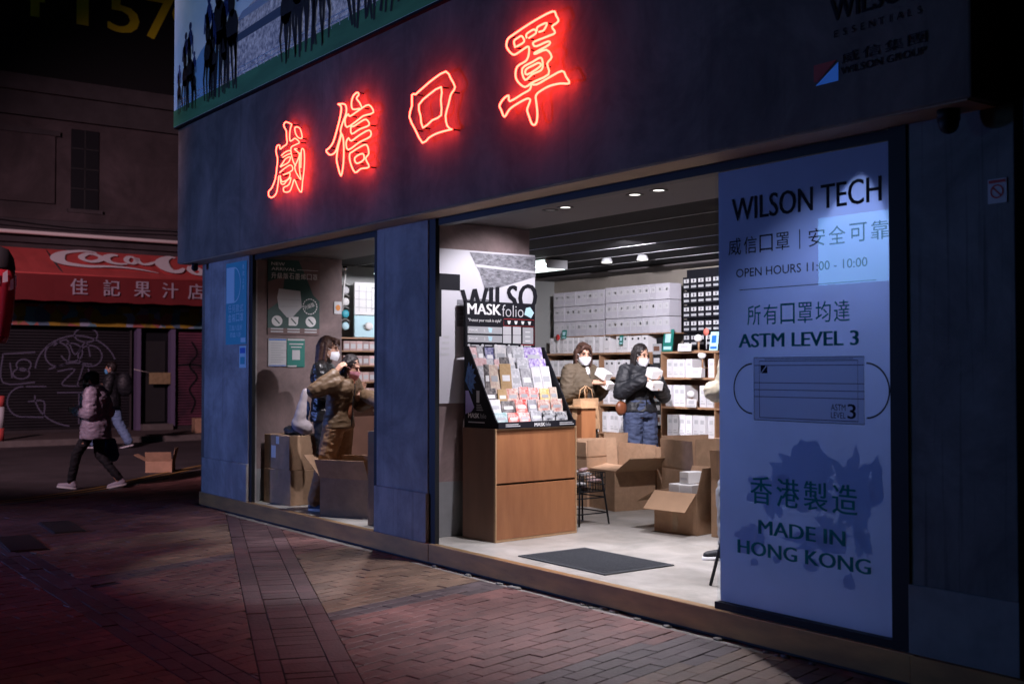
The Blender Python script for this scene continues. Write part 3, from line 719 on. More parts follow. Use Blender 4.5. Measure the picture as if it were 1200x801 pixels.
m.build('printed_rail', M_whiteplain, bn)
for m_ in (M_turf, M_crowd, M_standdark, M_hill): add_emission(m_)
M_horse = mat('printed_horse', (0.03, 0.018, 0.014), 0.6); M_jockey = mat('printed_jockey', (0.07, 0.10, 0.30), 0.6, obj_var=.5)
def horse(x, z, s, seed, leg=1):
    rd = random.Random(seed)
    # one printed figure, head on: body, neck, legs and rider as a flat print of strokes
    m = MB(); o = (x, BY + .001 - .0007 * leg, z)
    def E(cx, cz, a, b, rot=0, mi=0):
        m.add([V((o[0] + s * (cx + a * cos(t) * cos(rot) - b * sin(t) * sin(rot)), o[1], o[2] + s * (cz + a * cos(t) * sin(rot) + b * sin(t) * cos(rot)))) for t in [2 * pi * i / 14 for i in range(14)]], [tuple(range(14))], mi)
    E(0, .62, .15, .19); E(-.02, .9, .085, .17, .1); E(-.04, 1.06, .055, .12, .25)
    for k, (a, b) in enumerate(((-.10, .1), (-.03, .02), (.05, -.03), (.11, .12))):
        kx = a + rd.uniform(-.04, .04)
        ribbon(m, [(a * .9 * s, .55 * s), (kx * 1.3 * s, .30 * s), ((kx + rd.uniform(-.05, .05)) * s, b * .3 * s)], [.085 * s, .05 * s, .03 * s], o, X, Z)
    E(.02, 1.12, .10, .15, 0, 1); E(.02, 1.32, .06, .065, 0, 1)
    ribbon(m, [(-.10 * s, 1.15 * s), (-.14 * s, .9 * s)], .05 * s, o, X, Z, 1); ribbon(m, [(.12 * s, 1.15 * s), (.13 * s, .85 * s)], .05 * s, o, X, Z, 1)
    m.build('printed_horse', [M_horse, M_jockey], bn)
for i, (x, s) in enumerate(((-12.92, .42), (-12.72, .66), (-12.58, .72), (-12.02, .86), (-11.72, 1.30), (-11.36, 1.06), (-9.78, 1.35), (-9.55, 1.4), (-8.62, 1.5), (-8.35, 1.3), (-12.45, .55), (-11.9, .8), (-11.55, .95), (-10.05, 1.0), (-9.3, 1.1), (-8.1, 1.2))):
    horse(x, 4.53 + (.02 if i < 3 else 0), s * (.86 if i > 5 else 1), i, i % 4)
# ------------------------------------------------------------ lettering and emblem on the fascia
fs = thing('fascia_lettering', 'black company lettering with small red and blue emblem at the right end of the fascia', 'sign lettering', (-3.4, -.25, 3.1))
FY = -.254
text('WILSON', M_ink, fs, (-3.70, FY, 3.36), X, Z, .53, .115, bold=.03)
text('ESSENTIALS', M_ink, fs, (-3.69, FY, 3.275), X, Z, .53, .038, bold=.02, gap=.3)
text('威信集團', M_ink, fs, (-3.635, FY, 3.13), X, Z, .49, .055, bold=.012, gap=.3)
text('WILSON GROUP', M_ink, fs, (-3.64, FY, 3.075), X, Z, .49, .037, bold=.02)
flat([(-3.81, 3.16), (-3.665, 3.16), (-3.79, 3.065), (-3.81, 3.075)], M_red, fs, 'emblem', (0, FY, 0), X, Z)
flat([(-3.655, 3.145), (-3.655, 3.05), (-3.80, 3.05)], mat('emblem_blue', (0.05, 0.35, 1.0), 0.5, emit=(0.03, 0.12, 0.5), estr=0.25), fs, 'emblem', (0, FY, 0), X, Z)

# ------------------------------------------------------------ big window sign
sg = thing('window_sign', 'tall pale vinyl window sign with shop name, opening hours and surgical mask drawing', 'window sign', (-4.15, .03, .2))
MB().box(-4.765, -3.54, .045, .049, .197, 2.762).build('sign_sheet', M_vinyl, sg)
SY = .0425
text('WILSON TECH', M_ink, sg, (-4.655, SY, 2.455), X, Z, 1.04, .135, bold=.02)
text('威信口罩 | 安全可靠', M_ink, sg, (-4.68, SY, 2.255), X, Z, 1.13, .11, gap=.01) if False else None
text('威信口罩', M_ink, sg, (-4.685, SY, 2.255), X, Z, .46, .10, gap=.3); text('|', M_ink, sg, (-4.155, SY, 2.25), X, Z, .007, .11); text('安全可靠', M_ink, sg, (-4.09, SY, 2.255), X, Z, .52, .10, gap=.3)
text('OPEN HOURS 11:00 - 10:00', M_ink, sg, (-4.625, SY, 2.12), X, Z, .94, .045, bold=.012, gap=.45) if False else text('OPEN HOURS 11:00 - 10:00', M_ink, sg, (-4.625, SY, 2.12), X, Z, .92, .05, bold=.012)
m = MB(); ribbon(m, [(-4.60, 2.045), (-3.65, 2.045)], .004, (0, SY, 0), X, Z); m.build('rule', M_ink, sg)
text('所有口罩均達', M_inkteal, sg, (-4.54, SY, 1.835), X, Z, .72, .115, gap=.3, bold=.01)
text('ASTM LEVEL 3', M_inkteal, sg, (-4.605, SY, 1.705), X, Z, .84, .08, bold=.05)
m = MB(); m.quad((-4.49, SY, 1.285), (-3.73, SY, 1.285), (-3.73, SY, 1.645), (-4.49, SY, 1.645)); m.build('mask_drawing', M_maskgrey, sg)
m = MB(); L = SY - .001
for a in (rect(-4.49, 1.285, -3.73, 1.645), rect(-4.45, 1.30, -3.77, 1.625)):
    ribbon(m, a + [a[0]], .004, (0, L, 0), X, Z)
for z in (1.60, 1.50, 1.46, 1.42): ribbon(m, [(-4.49, z), (-3.73, z)], .0035, (0, L, 0), X, Z)
ribbon(m, [(-4.41, 1.635), (-3.80, 1.635)], .003, (0, L, 0), X, Z)
for sx, cx in ((-1, -4.50), (1, -3.72)):
    ribbon(m, [(cx + sx * .145 * cos(t), 1.465 + .145 * sin(t)) for t in [radians(-88 + 176 * i / 20) for i in range(21)]], .009, (0, L - .0005, 0), X, Z)
m.build('mask_outline', M_ink, sg)
text('ASTM', M_ink, sg, (-3.945, L, 1.355), X, Z, .095, .034); text('LEVEL', M_ink, sg, (-3.945, L, 1.313), X, Z, .095, .032); text('3', M_ink, sg, (-3.835, L, 1.313), X, Z, .05, .078, bold=.03)
m = MB(); m.add([(-4.44, L, 1.60), (-4.44, L, 1.555), (-4.40, L, 1.60)], [(0, 1, 2)]); m.add([(-4.39, L, 1.60), (-4.39, L, 1.555), (-4.435, L, 1.555)], [(0, 1, 2)]); m.build('mask_emblem', M_ink, sg)
# jagged map silhouette behind the words
def blob(cx, cz, rx, rz, seed, n=64, j=.5):
    out = []
    for i in range(n):
        a = 2 * pi * i / n; q = V((cos(a) * 1.6, sin(a) * 1.6, seed * 3.1))
        k = 1 + j * .8 * (noise.noise(q) + .6 * noise.noise(q * 2.7) + .5 * noise.noise(q * 6.1))
        out.append((cx + rx * k * cos(a), cz + rz * k * sin(a)))
    return out
for i, (cx, cz, rx, rz, j) in enumerate(((-4.10, .98, .24, .17, .6), (-3.80, .92, .13, .20, .8), (-4.52, .60, .12, .075, .6), (-4.07, .62, .17, .055, .9), (-4.36, .86, .15, .13, .7), (-3.98, .70, .12, .09, .8), (-3.84, .44, .045, .035, .6), (-4.50, .46, .03, .02, .5), (-4.33, .50, .03, .022, .5), (-4.08, .50, .06, .035, .8), (-3.66, .98, .04, .13, .7), (-3.74, .66, .05, .07, .8))):
    flat(blob(cx, cz, rx, rz, i, j=j), M_mapblue, sg, 'map_print', (0, SY + .0012 - .00008 * i, 0), X, Z)
text('香港製造', M_inkteal, sg, (-4.52, SY - .001, .80), X, Z, .74, .16, gap=.3, bold=.02)
text('MADE IN', M_inkteal, sg, (-4.46, SY - .001, .63), X, Z, .60, .08, bold=.05)
text('HONG KONG', M_inkteal, sg, (-4.62, SY - .001, .50), X, Z, .92, .08, bold=.05)
pn = thing('window_pane', 'clear glass pane standing in front of the tall pale window sign', 'window pane', (-4.15, .02, .2))
MB().box(-4.768, -3.537, .020, .030, .198, 2.763).build('glass', M_glass, pn)
lamp('sign_spot_light', 'SPOT', (-3.72, .16, 2.755), (-3.80, .10, 2.2), 75, (1, .9, .86), .01, 62, .35)

# posters on the pilasters
t = thing('pilaster_poster', 'blue green mask offer poster on the left pilaster', 'poster', (-11.95, -.004, 1.85))
MB().box(-12.22, -11.65, -.006, -.001, 1.86, 2.77).build('sheet', M_tealblue, t)
flat(rect(-12.20, 2.32, -11.98, 2.72), M_palecyan, t, 'printed_mask', (0, -.008, 0), X, Z)
m = MB(); ribbon(m, [(-11.98 + .17 * cos(a), 2.52 + .19 * sin(a)) for a in [radians(-90 + 180 * i / 16) for i in range(17)]], .014, (0, -.009, 0), X, Z); m.build('ear_loop', M_palecyan, t)
text('任何款式', M_palecyan, t, (-12.15, -.008, 2.215), X, Z, .42, .09, gap=.3, bold=.01); text('盒裝口罩', M_palecyan, t, (-12.15, -.008, 2.11), X, Z, .42, .09, gap=.3, bold=.01)
text('三盒八五折', M_palecyan, t, (-12.12, -.008, 2.015), X, Z, .36, .06); text('四盒八折', M_palecyan, t, (-12.09, -.008, 1.94), X, Z, .30, .055)
for k in range(5): text('新款上市'[k % 4], M_palecyan, t, (-11.76, -.008, 2.68 - k * .075), X, Z, .05, .055) if k < 4 else None
flat(rect(-11.80, 1.88, -11.67, 1.93), M_palecyan, t, 'printed_panel', (0, -.008, 0), X, Z)
t = thing('sticker', 'small pale blue notice stuck beneath the blue green poster', 'sticker', (-11.75, -.004, 1.6)); MB().box(-11.84, -11.66, -.005, -.001, 1.60, 1.84).build('sheet', M_palecyan, t)
flat(rect(-11.82, 1.76, -11.68, 1.82), M_blue, t, 'printed_band', (0, -.007, 0), X, Z); flat(rect(-11.81, 1.64, -11.69, 1.72), M_tealblue, t, 'printed_panel', (0, -.007, 0), X, Z)
t = thing('sticker', 'small square cigarette butt sign stuck high on the right pilaster', 'sticker', (-2.94, -.004, 2.4)); MB().box(-2.99, -2.895, -.005, -.001, 2.36, 2.475).build('sheet', M_lgrey, t)
m = MB(); R = [(-2.943 + .03 * cos(a), 2.415 + .03 * sin(a)) for a in [2 * pi * i / 20 for i in range(21)]]; ribbon(m, R, .007, (0, -.007, 0), X, Z); ribbon(m, [(-2.963, 2.435), (-2.923, 2.395)], .007, (0, -.007, 0), X, Z); m.build('prohibition_ring', M_red, t)
flat(rect(-2.985, 2.455, -2.90, 2.47), M_red, t, 'printed_band', (0, -.007, 0), X, Z)

# NEW ARRIVAL poster on the left inner wall (plane x = -11.68, runs along +y)
PX = -11.668
t = thing('mask_poster', 'dark green new arrival face mask poster on the inner wall', 'poster', (PX, .56, 1.97))
MB().box(-11.679, PX, .25, .88, 1.97, 2.80).build('sheet', M_tealdark, t)
o_ = (PX + .002, 0, 0)
flat([(.25, 2.24), (.42, 2.36), (.45, 2.62), (.25, 2.55)], M_brownprint, t, 'printed_shade', o_, Yv, Z); flat([(.62, 2.80), (.88, 2.80), (.88, 2.35), (.80, 2.42), (.74, 2.56)], M_brownprint, t, 'printed_shade', o_, Yv, Z)
flat([(.25, 1.97), (.88, 1.97), (.88, 2.04), (.25, 2.04)], M_brownprint, t, 'printed_shade', o_, Yv, Z)
o2 = (PX + .003, 0, 0)
text('NEW', M_whiteplain, t, (PX + .003, .29, 2.735), Yv, Z, .16, .034, bold=.01); text('ARRIVAL', M_whiteplain, t, (PX + .003, .29, 2.68), Yv, Z, .29, .034, bold=.01)
flat(rect(.60, 2.695, .86, 2.70), M_whiteplain, t, 'rule', o2, Yv, Z)
text('升級版石墨烯口罩', M_whiteplain, t, (PX + .003, .29, 2.59), Yv, Z, .56, .065, gap=.3, bold=.02)
flat([(.38, 2.48), (.64, 2.46), (.66, 2.28), (.55, 2.17), (.48, 2.16), (.38, 2.26), (.36, 2.38)], M_lgrey, t, 'printed_mask', o2, Yv, Z)
m = MB(); ribbon(m, [(.39, 2.36), (.64, 2.36)], .006, (PX + .004, 0, 0), Yv, Z); ribbon(m, [(.40, 2.28), (.62, 2.29)], .006, (PX + .004, 0, 0), Yv, Z); m.build('printed_fold', M_greyprint, t)
text('升級版', M_whiteplain, t, (PX + .003, .70, 2.25), (V((0, .9, .35))).normalized(), (V((0, -.35, .9))).normalized(), .13, .05, bold=.02)
m = MB()
for i in range(18):
    a = 2 * pi * i / 18; c_ = (.76 + .085 * cos(a), 2.29 + .085 * sin(a)); ribbon(m, [(c_[0] - .01 * sin(a), c_[1] + .01 * cos(a)), (c_[0] + .01 * sin(a), c_[1] - .01 * cos(a))], .012, o2, Yv, Z)
m.build('printed_badge', M_whiteplain, t)
for cx, tp in ((.36, 0), (.56, 1), (.77, 0)):
    pts_ = [(cx + .065 * cos(a), 2.12 + .06 * sin(a)) for a in [2 * pi * i / 18 for i in range(18)]] if tp == 0 else [(cx - .06, 2.17), (cx + .06, 2.17), (cx + .05, 2.09), (cx + .03, 2.07), (cx - .06, 2.07)]
    flat(pts_, M_whiteplain, t, 'printed_icon', o2, Yv, Z)
    m = MB(); ribbon(m, [(cx - .03, 2.15), (cx + .03, 2.09)], .014, (PX + .004, 0, 0), Yv, Z); m.build('printed_icon_mark', M_tealdark, t)
    for z in (2.025, 1.995): flat(rect(cx - .075, z, cx + .075, z + .014), M_lgrey, t, 'printed_caption', o2, Yv, Z)
t = thing('paper_notice', 'white printed notice taped below the green mask poster', 'notice', (PX, .37, 1.61)); MB().box(-11.679, PX, .26, .475, 1.615, 1.925).build('sheet', M_lgrey, t)
m = MB()
for k in range(9): m.quad(*[V((PX + .002, y, z)) for y, z in rect(.29, 1.66 + k * .026, .29 + .12 + .03 * (k % 3), 1.668 + k * .026)])
m.build('printed_lines', M_greyprint, t); flat(rect(.265, 1.905, .47, 1.92), M_blue, t, 'printed_band', o_, Yv, Z); flat(rect(.265, 1.62, .47, 1.63), M_blue, t, 'printed_band', o_, Yv, Z)
t = thing('green_notice', 'teal payment notice beside the white notice below the poster', 'notice', (PX, .59, 1.61)); MB().box(-11.679, PX, .485, .70, 1.61, 1.925).build('sheet', M_teal, t)
flat(rect(.49, 1.905, .695, 1.922), M_lgrey, t, 'printed_band', o_, Yv, Z); flat(rect(.545, 1.69, .64, 1.80), M_lgrey, t, 'printed_panel', o_, Yv, Z); flat(rect(.49, 1.612, .60, 1.628), M_lgrey, t, 'printed_band', o_, Yv, Z)
for k in range(2): flat(rect(.53 - .02 * k, 1.825 + k * .035, .66 + .02 * k, 1.838 + k * .035), M_lgrey, t, 'printed_caption', o_, Yv, Z)
t = thing('sticker', 'small round smiling face sticker at the edge of the inner wall', 'sticker', (PX, 1.12, 2.28)); MB().box(-11.679, PX - .004, 1.07, 1.165, 2.22, 2.36).build('sheet', M_lgrey, t)
flat([(1.117 + .03 * cos(a), 2.29 + .034 * sin(a)) for a in [2 * pi * i / 16 for i in range(16)]], mat('orange_print', (.7, .25, .04)), t, 'printed_face', (PX - .002, 0, 0), Yv, Z)

# white poster on the wall behind the counter display (plane x = -8.13)
PX = -8.17
t = thing('wall_poster', 'large white poster with black lettering on the wall behind the mask display', 'poster', (PX, .8, 1.29))
MB().box(-8.189, PX, .13, 1.27, 1.29, 2.615).build('sheet', mat('poster_white', (0.62, 0.61, 0.66), 0.5), t)
o_ = (PX + .002, 0, 0); o2 = (PX + .003, 0, 0)
flat(rect(.14, 2.26, .45, 2.40), M_ink, t, 'printed_block', o_, Yv, Z); flat(rect(.14, 1.86, .26, 2.26), M_ink, t, 'printed_block', o_, Yv, Z)
M_city = mat('printed_city', (0.34, 0.34, 0.38), 0.6, var=.85, scale=18, stretch=(1, 1, 2.5), col2=(.05, .05, .06), detail=6)
flat([(.55, 2.60), (1.275, 2.60), (1.275, 2.42), (.72, 2.26), (.66, 2.42)], M_city, t, 'printed_photo', o_, Yv, Z)
flat([(.60, 2.50), (1.275, 2.47), (1.275, 2.45), (.62, 2.475)], M_lgrey, t, 'printed_rail', o2, Yv, Z)
flat([(.42, 1.95), (.98, 1.95), (.98, 2.16), (.70, 2.20), (.42, 2.18)], M_city, t, 'printed_skyline', o_, Yv, Z)
text('WILSO', M_ink, t, (PX + .004, .46, 2.03), (V((0, 1, .11))).normalized(), Z, .83, .24, bold=.035)
for k in range(4): flat(rect(.25 + k * .01, 1.70 + .05 * k, .34, 1.72 + .05 * k), M_lgrey, t, 'printed_sketch', o_, Yv, Z)
# ------------------------------------------------------------ plywood cabinet with counter display
t = thing('drawer_cabinet', 'orange plywood cabinet with two wide drawers under the mask display', 'cabinet', (-7.9, .9, .15))
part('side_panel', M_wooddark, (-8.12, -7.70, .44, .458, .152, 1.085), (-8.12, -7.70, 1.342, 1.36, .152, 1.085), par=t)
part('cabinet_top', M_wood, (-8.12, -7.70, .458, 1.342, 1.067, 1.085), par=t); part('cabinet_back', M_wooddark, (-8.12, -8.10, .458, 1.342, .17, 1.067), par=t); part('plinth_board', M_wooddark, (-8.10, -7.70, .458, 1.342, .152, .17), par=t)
part('drawer_front', M_wood, (-7.70, -7.682, .452, 1.348, .635, 1.072), par=t, bev=.002); part('drawer_front', M_wood, (-7.70, -7.682, .452, 1.348, .172, .618), par=t, bev=.002)
part('edge_band', M_woodedge, (-7.70, -7.678, .438, .450, .152, 1.087), (-7.70, -7.678, 1.350, 1.362, .152, 1.087), (-7.70, -7.678, .4505, 1.3495, 1.074, 1.087), (-7.70, -7.678, .4505, 1.3495, .152, .169), par=t)

ds = thing('counter_display', 'black stepped counter display of mask cases with printed header board', 'display stand', (-7.9, .87, 1.085))
Y0, Y1 = .455, 1.335
def sidep(y):
    pts = [(-8.12, y, 1.087), (-7.665, y, 1.087), (-7.665, y, 1.125), (-7.70, y, 1.165), (-8.07, y, 1.78), (-8.12, y, 1.78)]
    MB().prism(pts, (0, .012, 0)).build('side_panel', M_ink, ds)
sidep(Y0); sidep(Y1 - .012)
MB().box(-8.13, -8.10, Y0, 1.25, 1.775, 2.17).build('header_board', M_ink, ds)
part('front_ledge', M_ink, (-7.668, -7.660, Y0, Y1, 1.088, 1.142), par=ds); part('base_board', M_ink, (-8.12, -7.668, Y0 + .012, Y1 - .012, 1.088, 1.095), par=ds)
TX = [(-8.06, 1.60), (-8.00, 1.50), (-7.94, 1.37), (-7.865, 1.27), (-7.80, 1.19), (-7.735, 1.11)]
M_acryl = mat('clear_lip', (0.75, 0.76, 0.80), 0.15)
for i, (x, z) in enumerate(TX):
    part('tier_step', M_ink, (x - .03, x + .035, Y0 + .013, Y1 - .013, z - .012, z), par=ds)
    if i > 2: part('tier_lip', M_acryl, (x + .034, x + .038, Y0 + .014, Y1 - .014, z - .01, z + .022), par=ds)
HX = -8.098; o_ = (HX, 0, 0)
text('MASK', M_whiteplain, ds, (HX, .475, 2.055), Yv, Z, .37, .095, bold=.055); text('folio', M_lgrey, ds, (HX, .86, 2.045), Yv, Z, .25, .105, bold=-.01)
text('"Protect your mask in style"', M_whiteplain, ds, (HX, .48, 1.985), Yv, Z, .37, .035, bold=.01)
flat([(1.12, 2.07), (1.20, 2.04), (1.235, 2.09), (1.19, 2.14), (1.14, 2.13)], M_palecyan, ds, 'printed_mask', o_, Yv, Z)
m = MB(); ribbon(m, rect(.88, 1.965, 1.235, 2.025) + [(.88, 1.965)], .004, o_, Yv, Z); ribbon(m, [(.88, 1.965), (1.235, 1.965), (1.235, 1.80), (1.08, 1.80)], .004, o_, Yv, Z); m.build('printed_frame', M_red, ds)
for k in range(4): flat([(.92 + k * .08, 2.01), (.96 + k * .08, 2.01), (.95 + k * .08, 1.98), (.93 + k * .08, 1.98)], M_whiteplain, ds, 'printed_icon', (HX + .001, 0, 0), Yv, Z)
for r_, z in enumerate((1.89, 1.815)):
    flat(rect(.475, z, .86, z + .06), M_greyprint, ds, 'printed_row', o_, Yv, Z)
    text('MASK', M_whiteplain, ds, (HX + .001, .49, z + .02), Yv, Z, .10, .022, bold=.02); text(('L', 'S')[r_], M_whiteplain, ds, (HX + .001, .655, z + .018), Yv, Z, .015, .024)
    flat([(.70, z + .055), (.75, z + .05), (.74, z + .01), (.71, z + .015)], M_palecyan, ds, 'printed_mask', (HX + .001, 0, 0), Yv, Z)
    flat(rect(.87, z - .004, .965, z + .068), M_lgrey, ds, 'printed_swatch', o_, Yv, Z); flat(rect(.985, z - .004, 1.08, z + .068), M_lgrey, ds, 'printed_swatch', o_, Yv, Z)
flat(rect(1.10, 1.81, 1.225, 1.955), M_greyprint, ds, 'printed_panel', o_, Yv, Z)
for k in range(3): flat(rect(1.13, 1.83 + k * .04, 1.19, 1.838 + k * .04), M_whiteplain, ds, 'printed_caption', (HX + .001, 0, 0), Yv, Z)
for k in range(5): flat([(.49 + k * .15 + .016 * cos(a), 1.787 + .014 * sin(a)) for a in [2 * pi * i / 10 for i in range(10)]], M_lgrey, ds, 'printed_icon', o_, Yv, Z); flat(rect(.515 + k * .15, 1.783, .60 + k * .15, 1.792), M_lgrey, ds, 'printed_caption', o_, Yv, Z)
FX = -7.657
text('MASK', M_whiteplain, ds, (FX, .85, 1.098), Yv, Z, .12, .03, bold=.05); text('folio', M_greyprint, ds, (FX, .975, 1.097), Yv, Z, .06, .032)
for a, b in ((.53, .67), (1.14, 1.29)):
    flat(rect(a, 1.118, b, 1.125), M_lgrey, ds, 'printed_caption', (FX, 0, 0), Yv, Z); flat(rect(a, 1.103, b + .02, 1.110), M_lgrey, ds, 'printed_caption', (FX, 0, 0), Yv, Z)
LY = Y0 - .002      # left side panel print (faces the street)
text('MASK', M_whiteplain, ds, (-8.06, LY, 1.17), X, Z, .15, .04, bold=.05); text('folio', M_greyprint, ds, (-7.90, LY, 1.17), X, Z, .08, .04)
flat(rect(-8.06, 1.13, -7.84, 1.138), M_lgrey, ds, 'printed_caption', (0, LY, 0), X, Z)
M_fan = mat('printed_fan', (0.03, 0.16, 0.5), 0.5, var=.8, scale=25, col2=(.01, .03, .12)); M_fan2 = mat('printed_lilac', (0.35, 0.30, 0.65), 0.5)
for k in range(7):
    a = radians(-60 + k * 24); c_ = (-8.06 + .06 * cos(a), 1.50 + .09 * sin(a))
    flat([(-8.10, 1.48), (c_[0] - .02 * sin(a), c_[1] + .03 * cos(a)), (c_[0] + .05 * cos(a), c_[1] + .06 * sin(a)), (c_[0] + .02 * sin(a), c_[1] - .03 * cos(a))], M_fan, ds, 'printed_fan', (0, LY - .0004 * k, 0), X, Z)
flat([(-8.10, 1.40), (-8.06, 1.40), (-7.98, 1.26), (-8.02, 1.22), (-8.10, 1.20)], M_fan2, ds, 'printed_mask', (0, LY, 0), X, Z)
flat(rect(-7.95, 1.30, -7.91, 1.40), M_lgrey, ds, 'printed_panel', (0, LY, 0), X, Z)
for k in range(4): flat(rect(-7.95, 1.235 + k * .015, -7.86 - .01 * k, 1.239 + k * .015), M_lgrey, ds, 'printed_caption', (0, LY, 0), X, Z)

PACKC = {'pink': ((.62, .36, .36), (.75, .6, .6)), 'navy': ((.09, .09, .22), (.45, .45, .6)), 'white': ((.72, .70, .68), (.55, .55, .58)), 'grey': ((.26, .26, .28), (.5, .5, .52)),
         'purple patterned': ((.70, .66, .78), (.22, .12, .45)), 'tan': ((.52, .36, .20), (.45, .3, .15)), 'dark': ((.05, .045, .05), (.3, .28, .27)), 'cream': ((.70, .62, .50), (.5, .35, .3)),
         'coral': ((.78, .18, .16), (.85, .7, .66)), 'yellow': ((.78, .52, .16), (.85, .75, .5)), 'floral': ((.72, .66, .58), (.55, .22, .18)), 'black and white': ((.7, .7, .7), (.04, .04, .05)), 'silver': ((.42, .43, .46), (.7, .7, .72)), 'red': ((.62, .06, .05), (.8, .55, .5)), 'teal': ((.25, .42, .42), (.6, .65, .65))}
PM = {}
for k, (a, b) in PACKC.items(): PM[k] = mat('case_' + k.replace(' ', '_'), a, 0.28, var=1.0, col2=b, scale=34, detail=1, world=False)
rows = [  # (tier, height, [(colour, width)])
 (0, .19, [('pink', .07), ('grey', .06), ('navy', .09), ('white', .12), ('grey', .05), ('silver', .13), ('purple patterned', .20)]),
 (1, .18, [('pink', .12), ('silver', .07), ('pink', .05), ('dark', .09), ('white', .05), ('silver', .13), ('purple patterned', .20)]),
 (2, .24, [('silver', .05), ('dark', .05), ('cream', .10), ('tan', .12), ('silver', .11), ('grey', .12), ('white', .10), ('white', .10)]),
 (3, .15, [('dark', .13), ('tan', .09), ('floral', .12), ('coral', .10), ('coral', .11), ('yellow', .11), ('cream', .08)]),
 (4, .13, [('white', .11), ('dark', .13), ('red', .12), ('grey', .09), ('floral', .13), ('floral', .13)]),
 (5, .11, [('teal', .12), ('red', .10), ('coral', .11), ('grey', .11), ('black and white', .12), ('black and white', .13)])]
RN = ['top', 'second', 'third', 'fourth', 'fifth', 'bottom']; ON = ['leftmost', 'second', 'third', 'fourth', 'fifth', 'sixth', 'seventh', 'eighth', 'ninth', 'tenth', 'eleventh', 'twelfth', 'thirteenth', 'fourteenth']
for ti, h, ps in rows:
    x, z = TX[ti]; tot = sum(w for _, w in ps); y = Y0 + .02; sp = (Y1 - Y0 - .04 - tot) / (len(ps)); sc = 1.0
    for k, (c, w) in enumerate(ps):
        hh = h * random.uniform(.9, 1.08); ww = w + sp * .6; lean = random.uniform(.12, .26)
        tt = thing('mask_case', f'{c} mask case, {ON[k]} in the {RN[ti]} row of the counter display', 'mask case', (x + .012, y + ww / 2, z + .001), random.uniform(-.05, .05), 'mask cases in the counter display')
        m = MB(); M_ = Matrix.Rotation(-lean, 4, 'Y')
        m.box(-.005, .005, -ww / 2, ww / 2, 0, hh, M=M_); bevel(m.build('case_cover', PM[c], tt, local=True), .003, 1)
        n = MB(); n.box(.0055, .0065, -ww * .33, ww * .33, hh * .42, hh * .62, M=M_); n.build('case_label', M_whiteplain if c in ('dark', 'tan', 'navy', 'red', 'grey') else M_greyprint, tt, local=True)
        y += w + sp

# the cabinet stands slightly askew
_pv = V((-7.9, .9, 0)); _R = Matrix.Rotation(radians(4), 3, 'Z')
for o in list(COL.objects):
    if o.parent is None and o.name.split('.')[0] in ('drawer_cabinet', 'counter_display', 'mask_case'):
        l = o.location - _pv; l = _R @ l; o.location = (l.x + _pv.x, l.y + _pv.y, l.z); o.rotation_euler.z += radians(4)
# floor mat
t = thing('door_mat', 'dark grey ribbed rubber door mat on the pale shop floor', 'door mat', (-6.5, .54, .151))
M_mat = M_rubber
bevel(MB().box(-7.0, -5.99, .2, .87, .1512, .160).build('mat_base', M_mat, t), .003)
o = MB(); 
for k in range(24): o.box(-6.96, -6.03, .235 + k * .026, .245 + k * .026, .160, .1625)
kind(o.build('mat_ribs', M_mat, t), 'stuff')

# ------------------------------------------------------------ shelving on the back wall with its boxes
s_ = thing('wall_shelf', 'long wooden wall shelf full of white mask boxes along the back wall', 'shelf', (-10.5, 4.9, .15))
part('back_panel', M_shelfback, (-12.40, -8.3, 5.05, 5.075, .16, 1.82), par=s_)
SZ = [1.79, 1.475, 1.125, .765, .36]
for z in SZ:
    for x0, x1 in ((-12.40, -11.265), (-11.255, -10.31), (-10.10, -8.3)): part('shelf_board', M_shelf, (x0, x1, 4.70, 5.05, z - .012, z + .012), par=s_)
for x in (-12.41, -11.26, -10.305, -10.105, -9.22, -8.29): part('upright', M_shelf, (x - .008, x + .008, 4.71, 5.05, .16, 1.80), par=s_)
wb = {}
def boxmesh(key, w, h, d, mt, marks):
    m = MB(); m.box(-w / 2, w / 2, 0, d, 0, h, 0)
    for (x0, z0, x1, z1, mi) in marks: m.quad((x0 * w, -.001, z0 * h), (x1 * w, -.001, z0 * h), (x1 * w, -.001, z1 * h), (x0 * w, -.001, z1 * h), mi)
    wb[key] = m.mesh('mask_box', [mt, M_lgrey, M_greyprint, M_ink])
boxmesh('plain', .100, .20, .22, M_boxwhite, [(-.36, .14, .36, .2, 1), (-.36, .26, .1, .3, 1), (-.3, .62, .3, .8, 1)])
boxmesh('dot', .110, .20, .22, M_boxwhite, [(-.14, .74, .14, .86, 3), (-.3, .2, .3, .26, 1)])
boxmesh('stack', .118, .195, .20, M_boxprint, [(-.40, .1, .1, .16, 1), (-.1, .45, .4, .82, 1), (-.40, .45, -.18, .82, 1), (.0, .55, .25, .72, 2)])
boxmesh('dark', .112, .155, .05, M_ink, [(-.38, .55, -.05, .85, 1), (.0, .55, .38, .85, 1), (-.38, .16, .38, .34, 2), (-.1, .62, .12, .78, 3)])
boxmesh('lying', .150, .24, .2, M_white, [(-.4, .1, .4, .14, 1), (-.05, .2, .42, .8, 1)])
def putbox(key, x, y, z, lab, grp, rz=0.0, cat='mask box', sc=1.0):
    o = link(bpy.data.objects.new('mask_box' if key != 'dark' else 'mask_pack', wb[key])); o.location = (x, y, z); o.rotation_euler = (0, 0, rz)
    o.scale = (1, 1, sc)
    return tag(o, lab, cat, grp)
BR = ['top', 'second', 'third', 'lowest']
bays = [(-12.36, -11.30, 'plain', 'left bay'), (-11.22, -10.36, 'dot', 'middle bay'), (-10.06, -9.26, 'plain', 'right bay')]
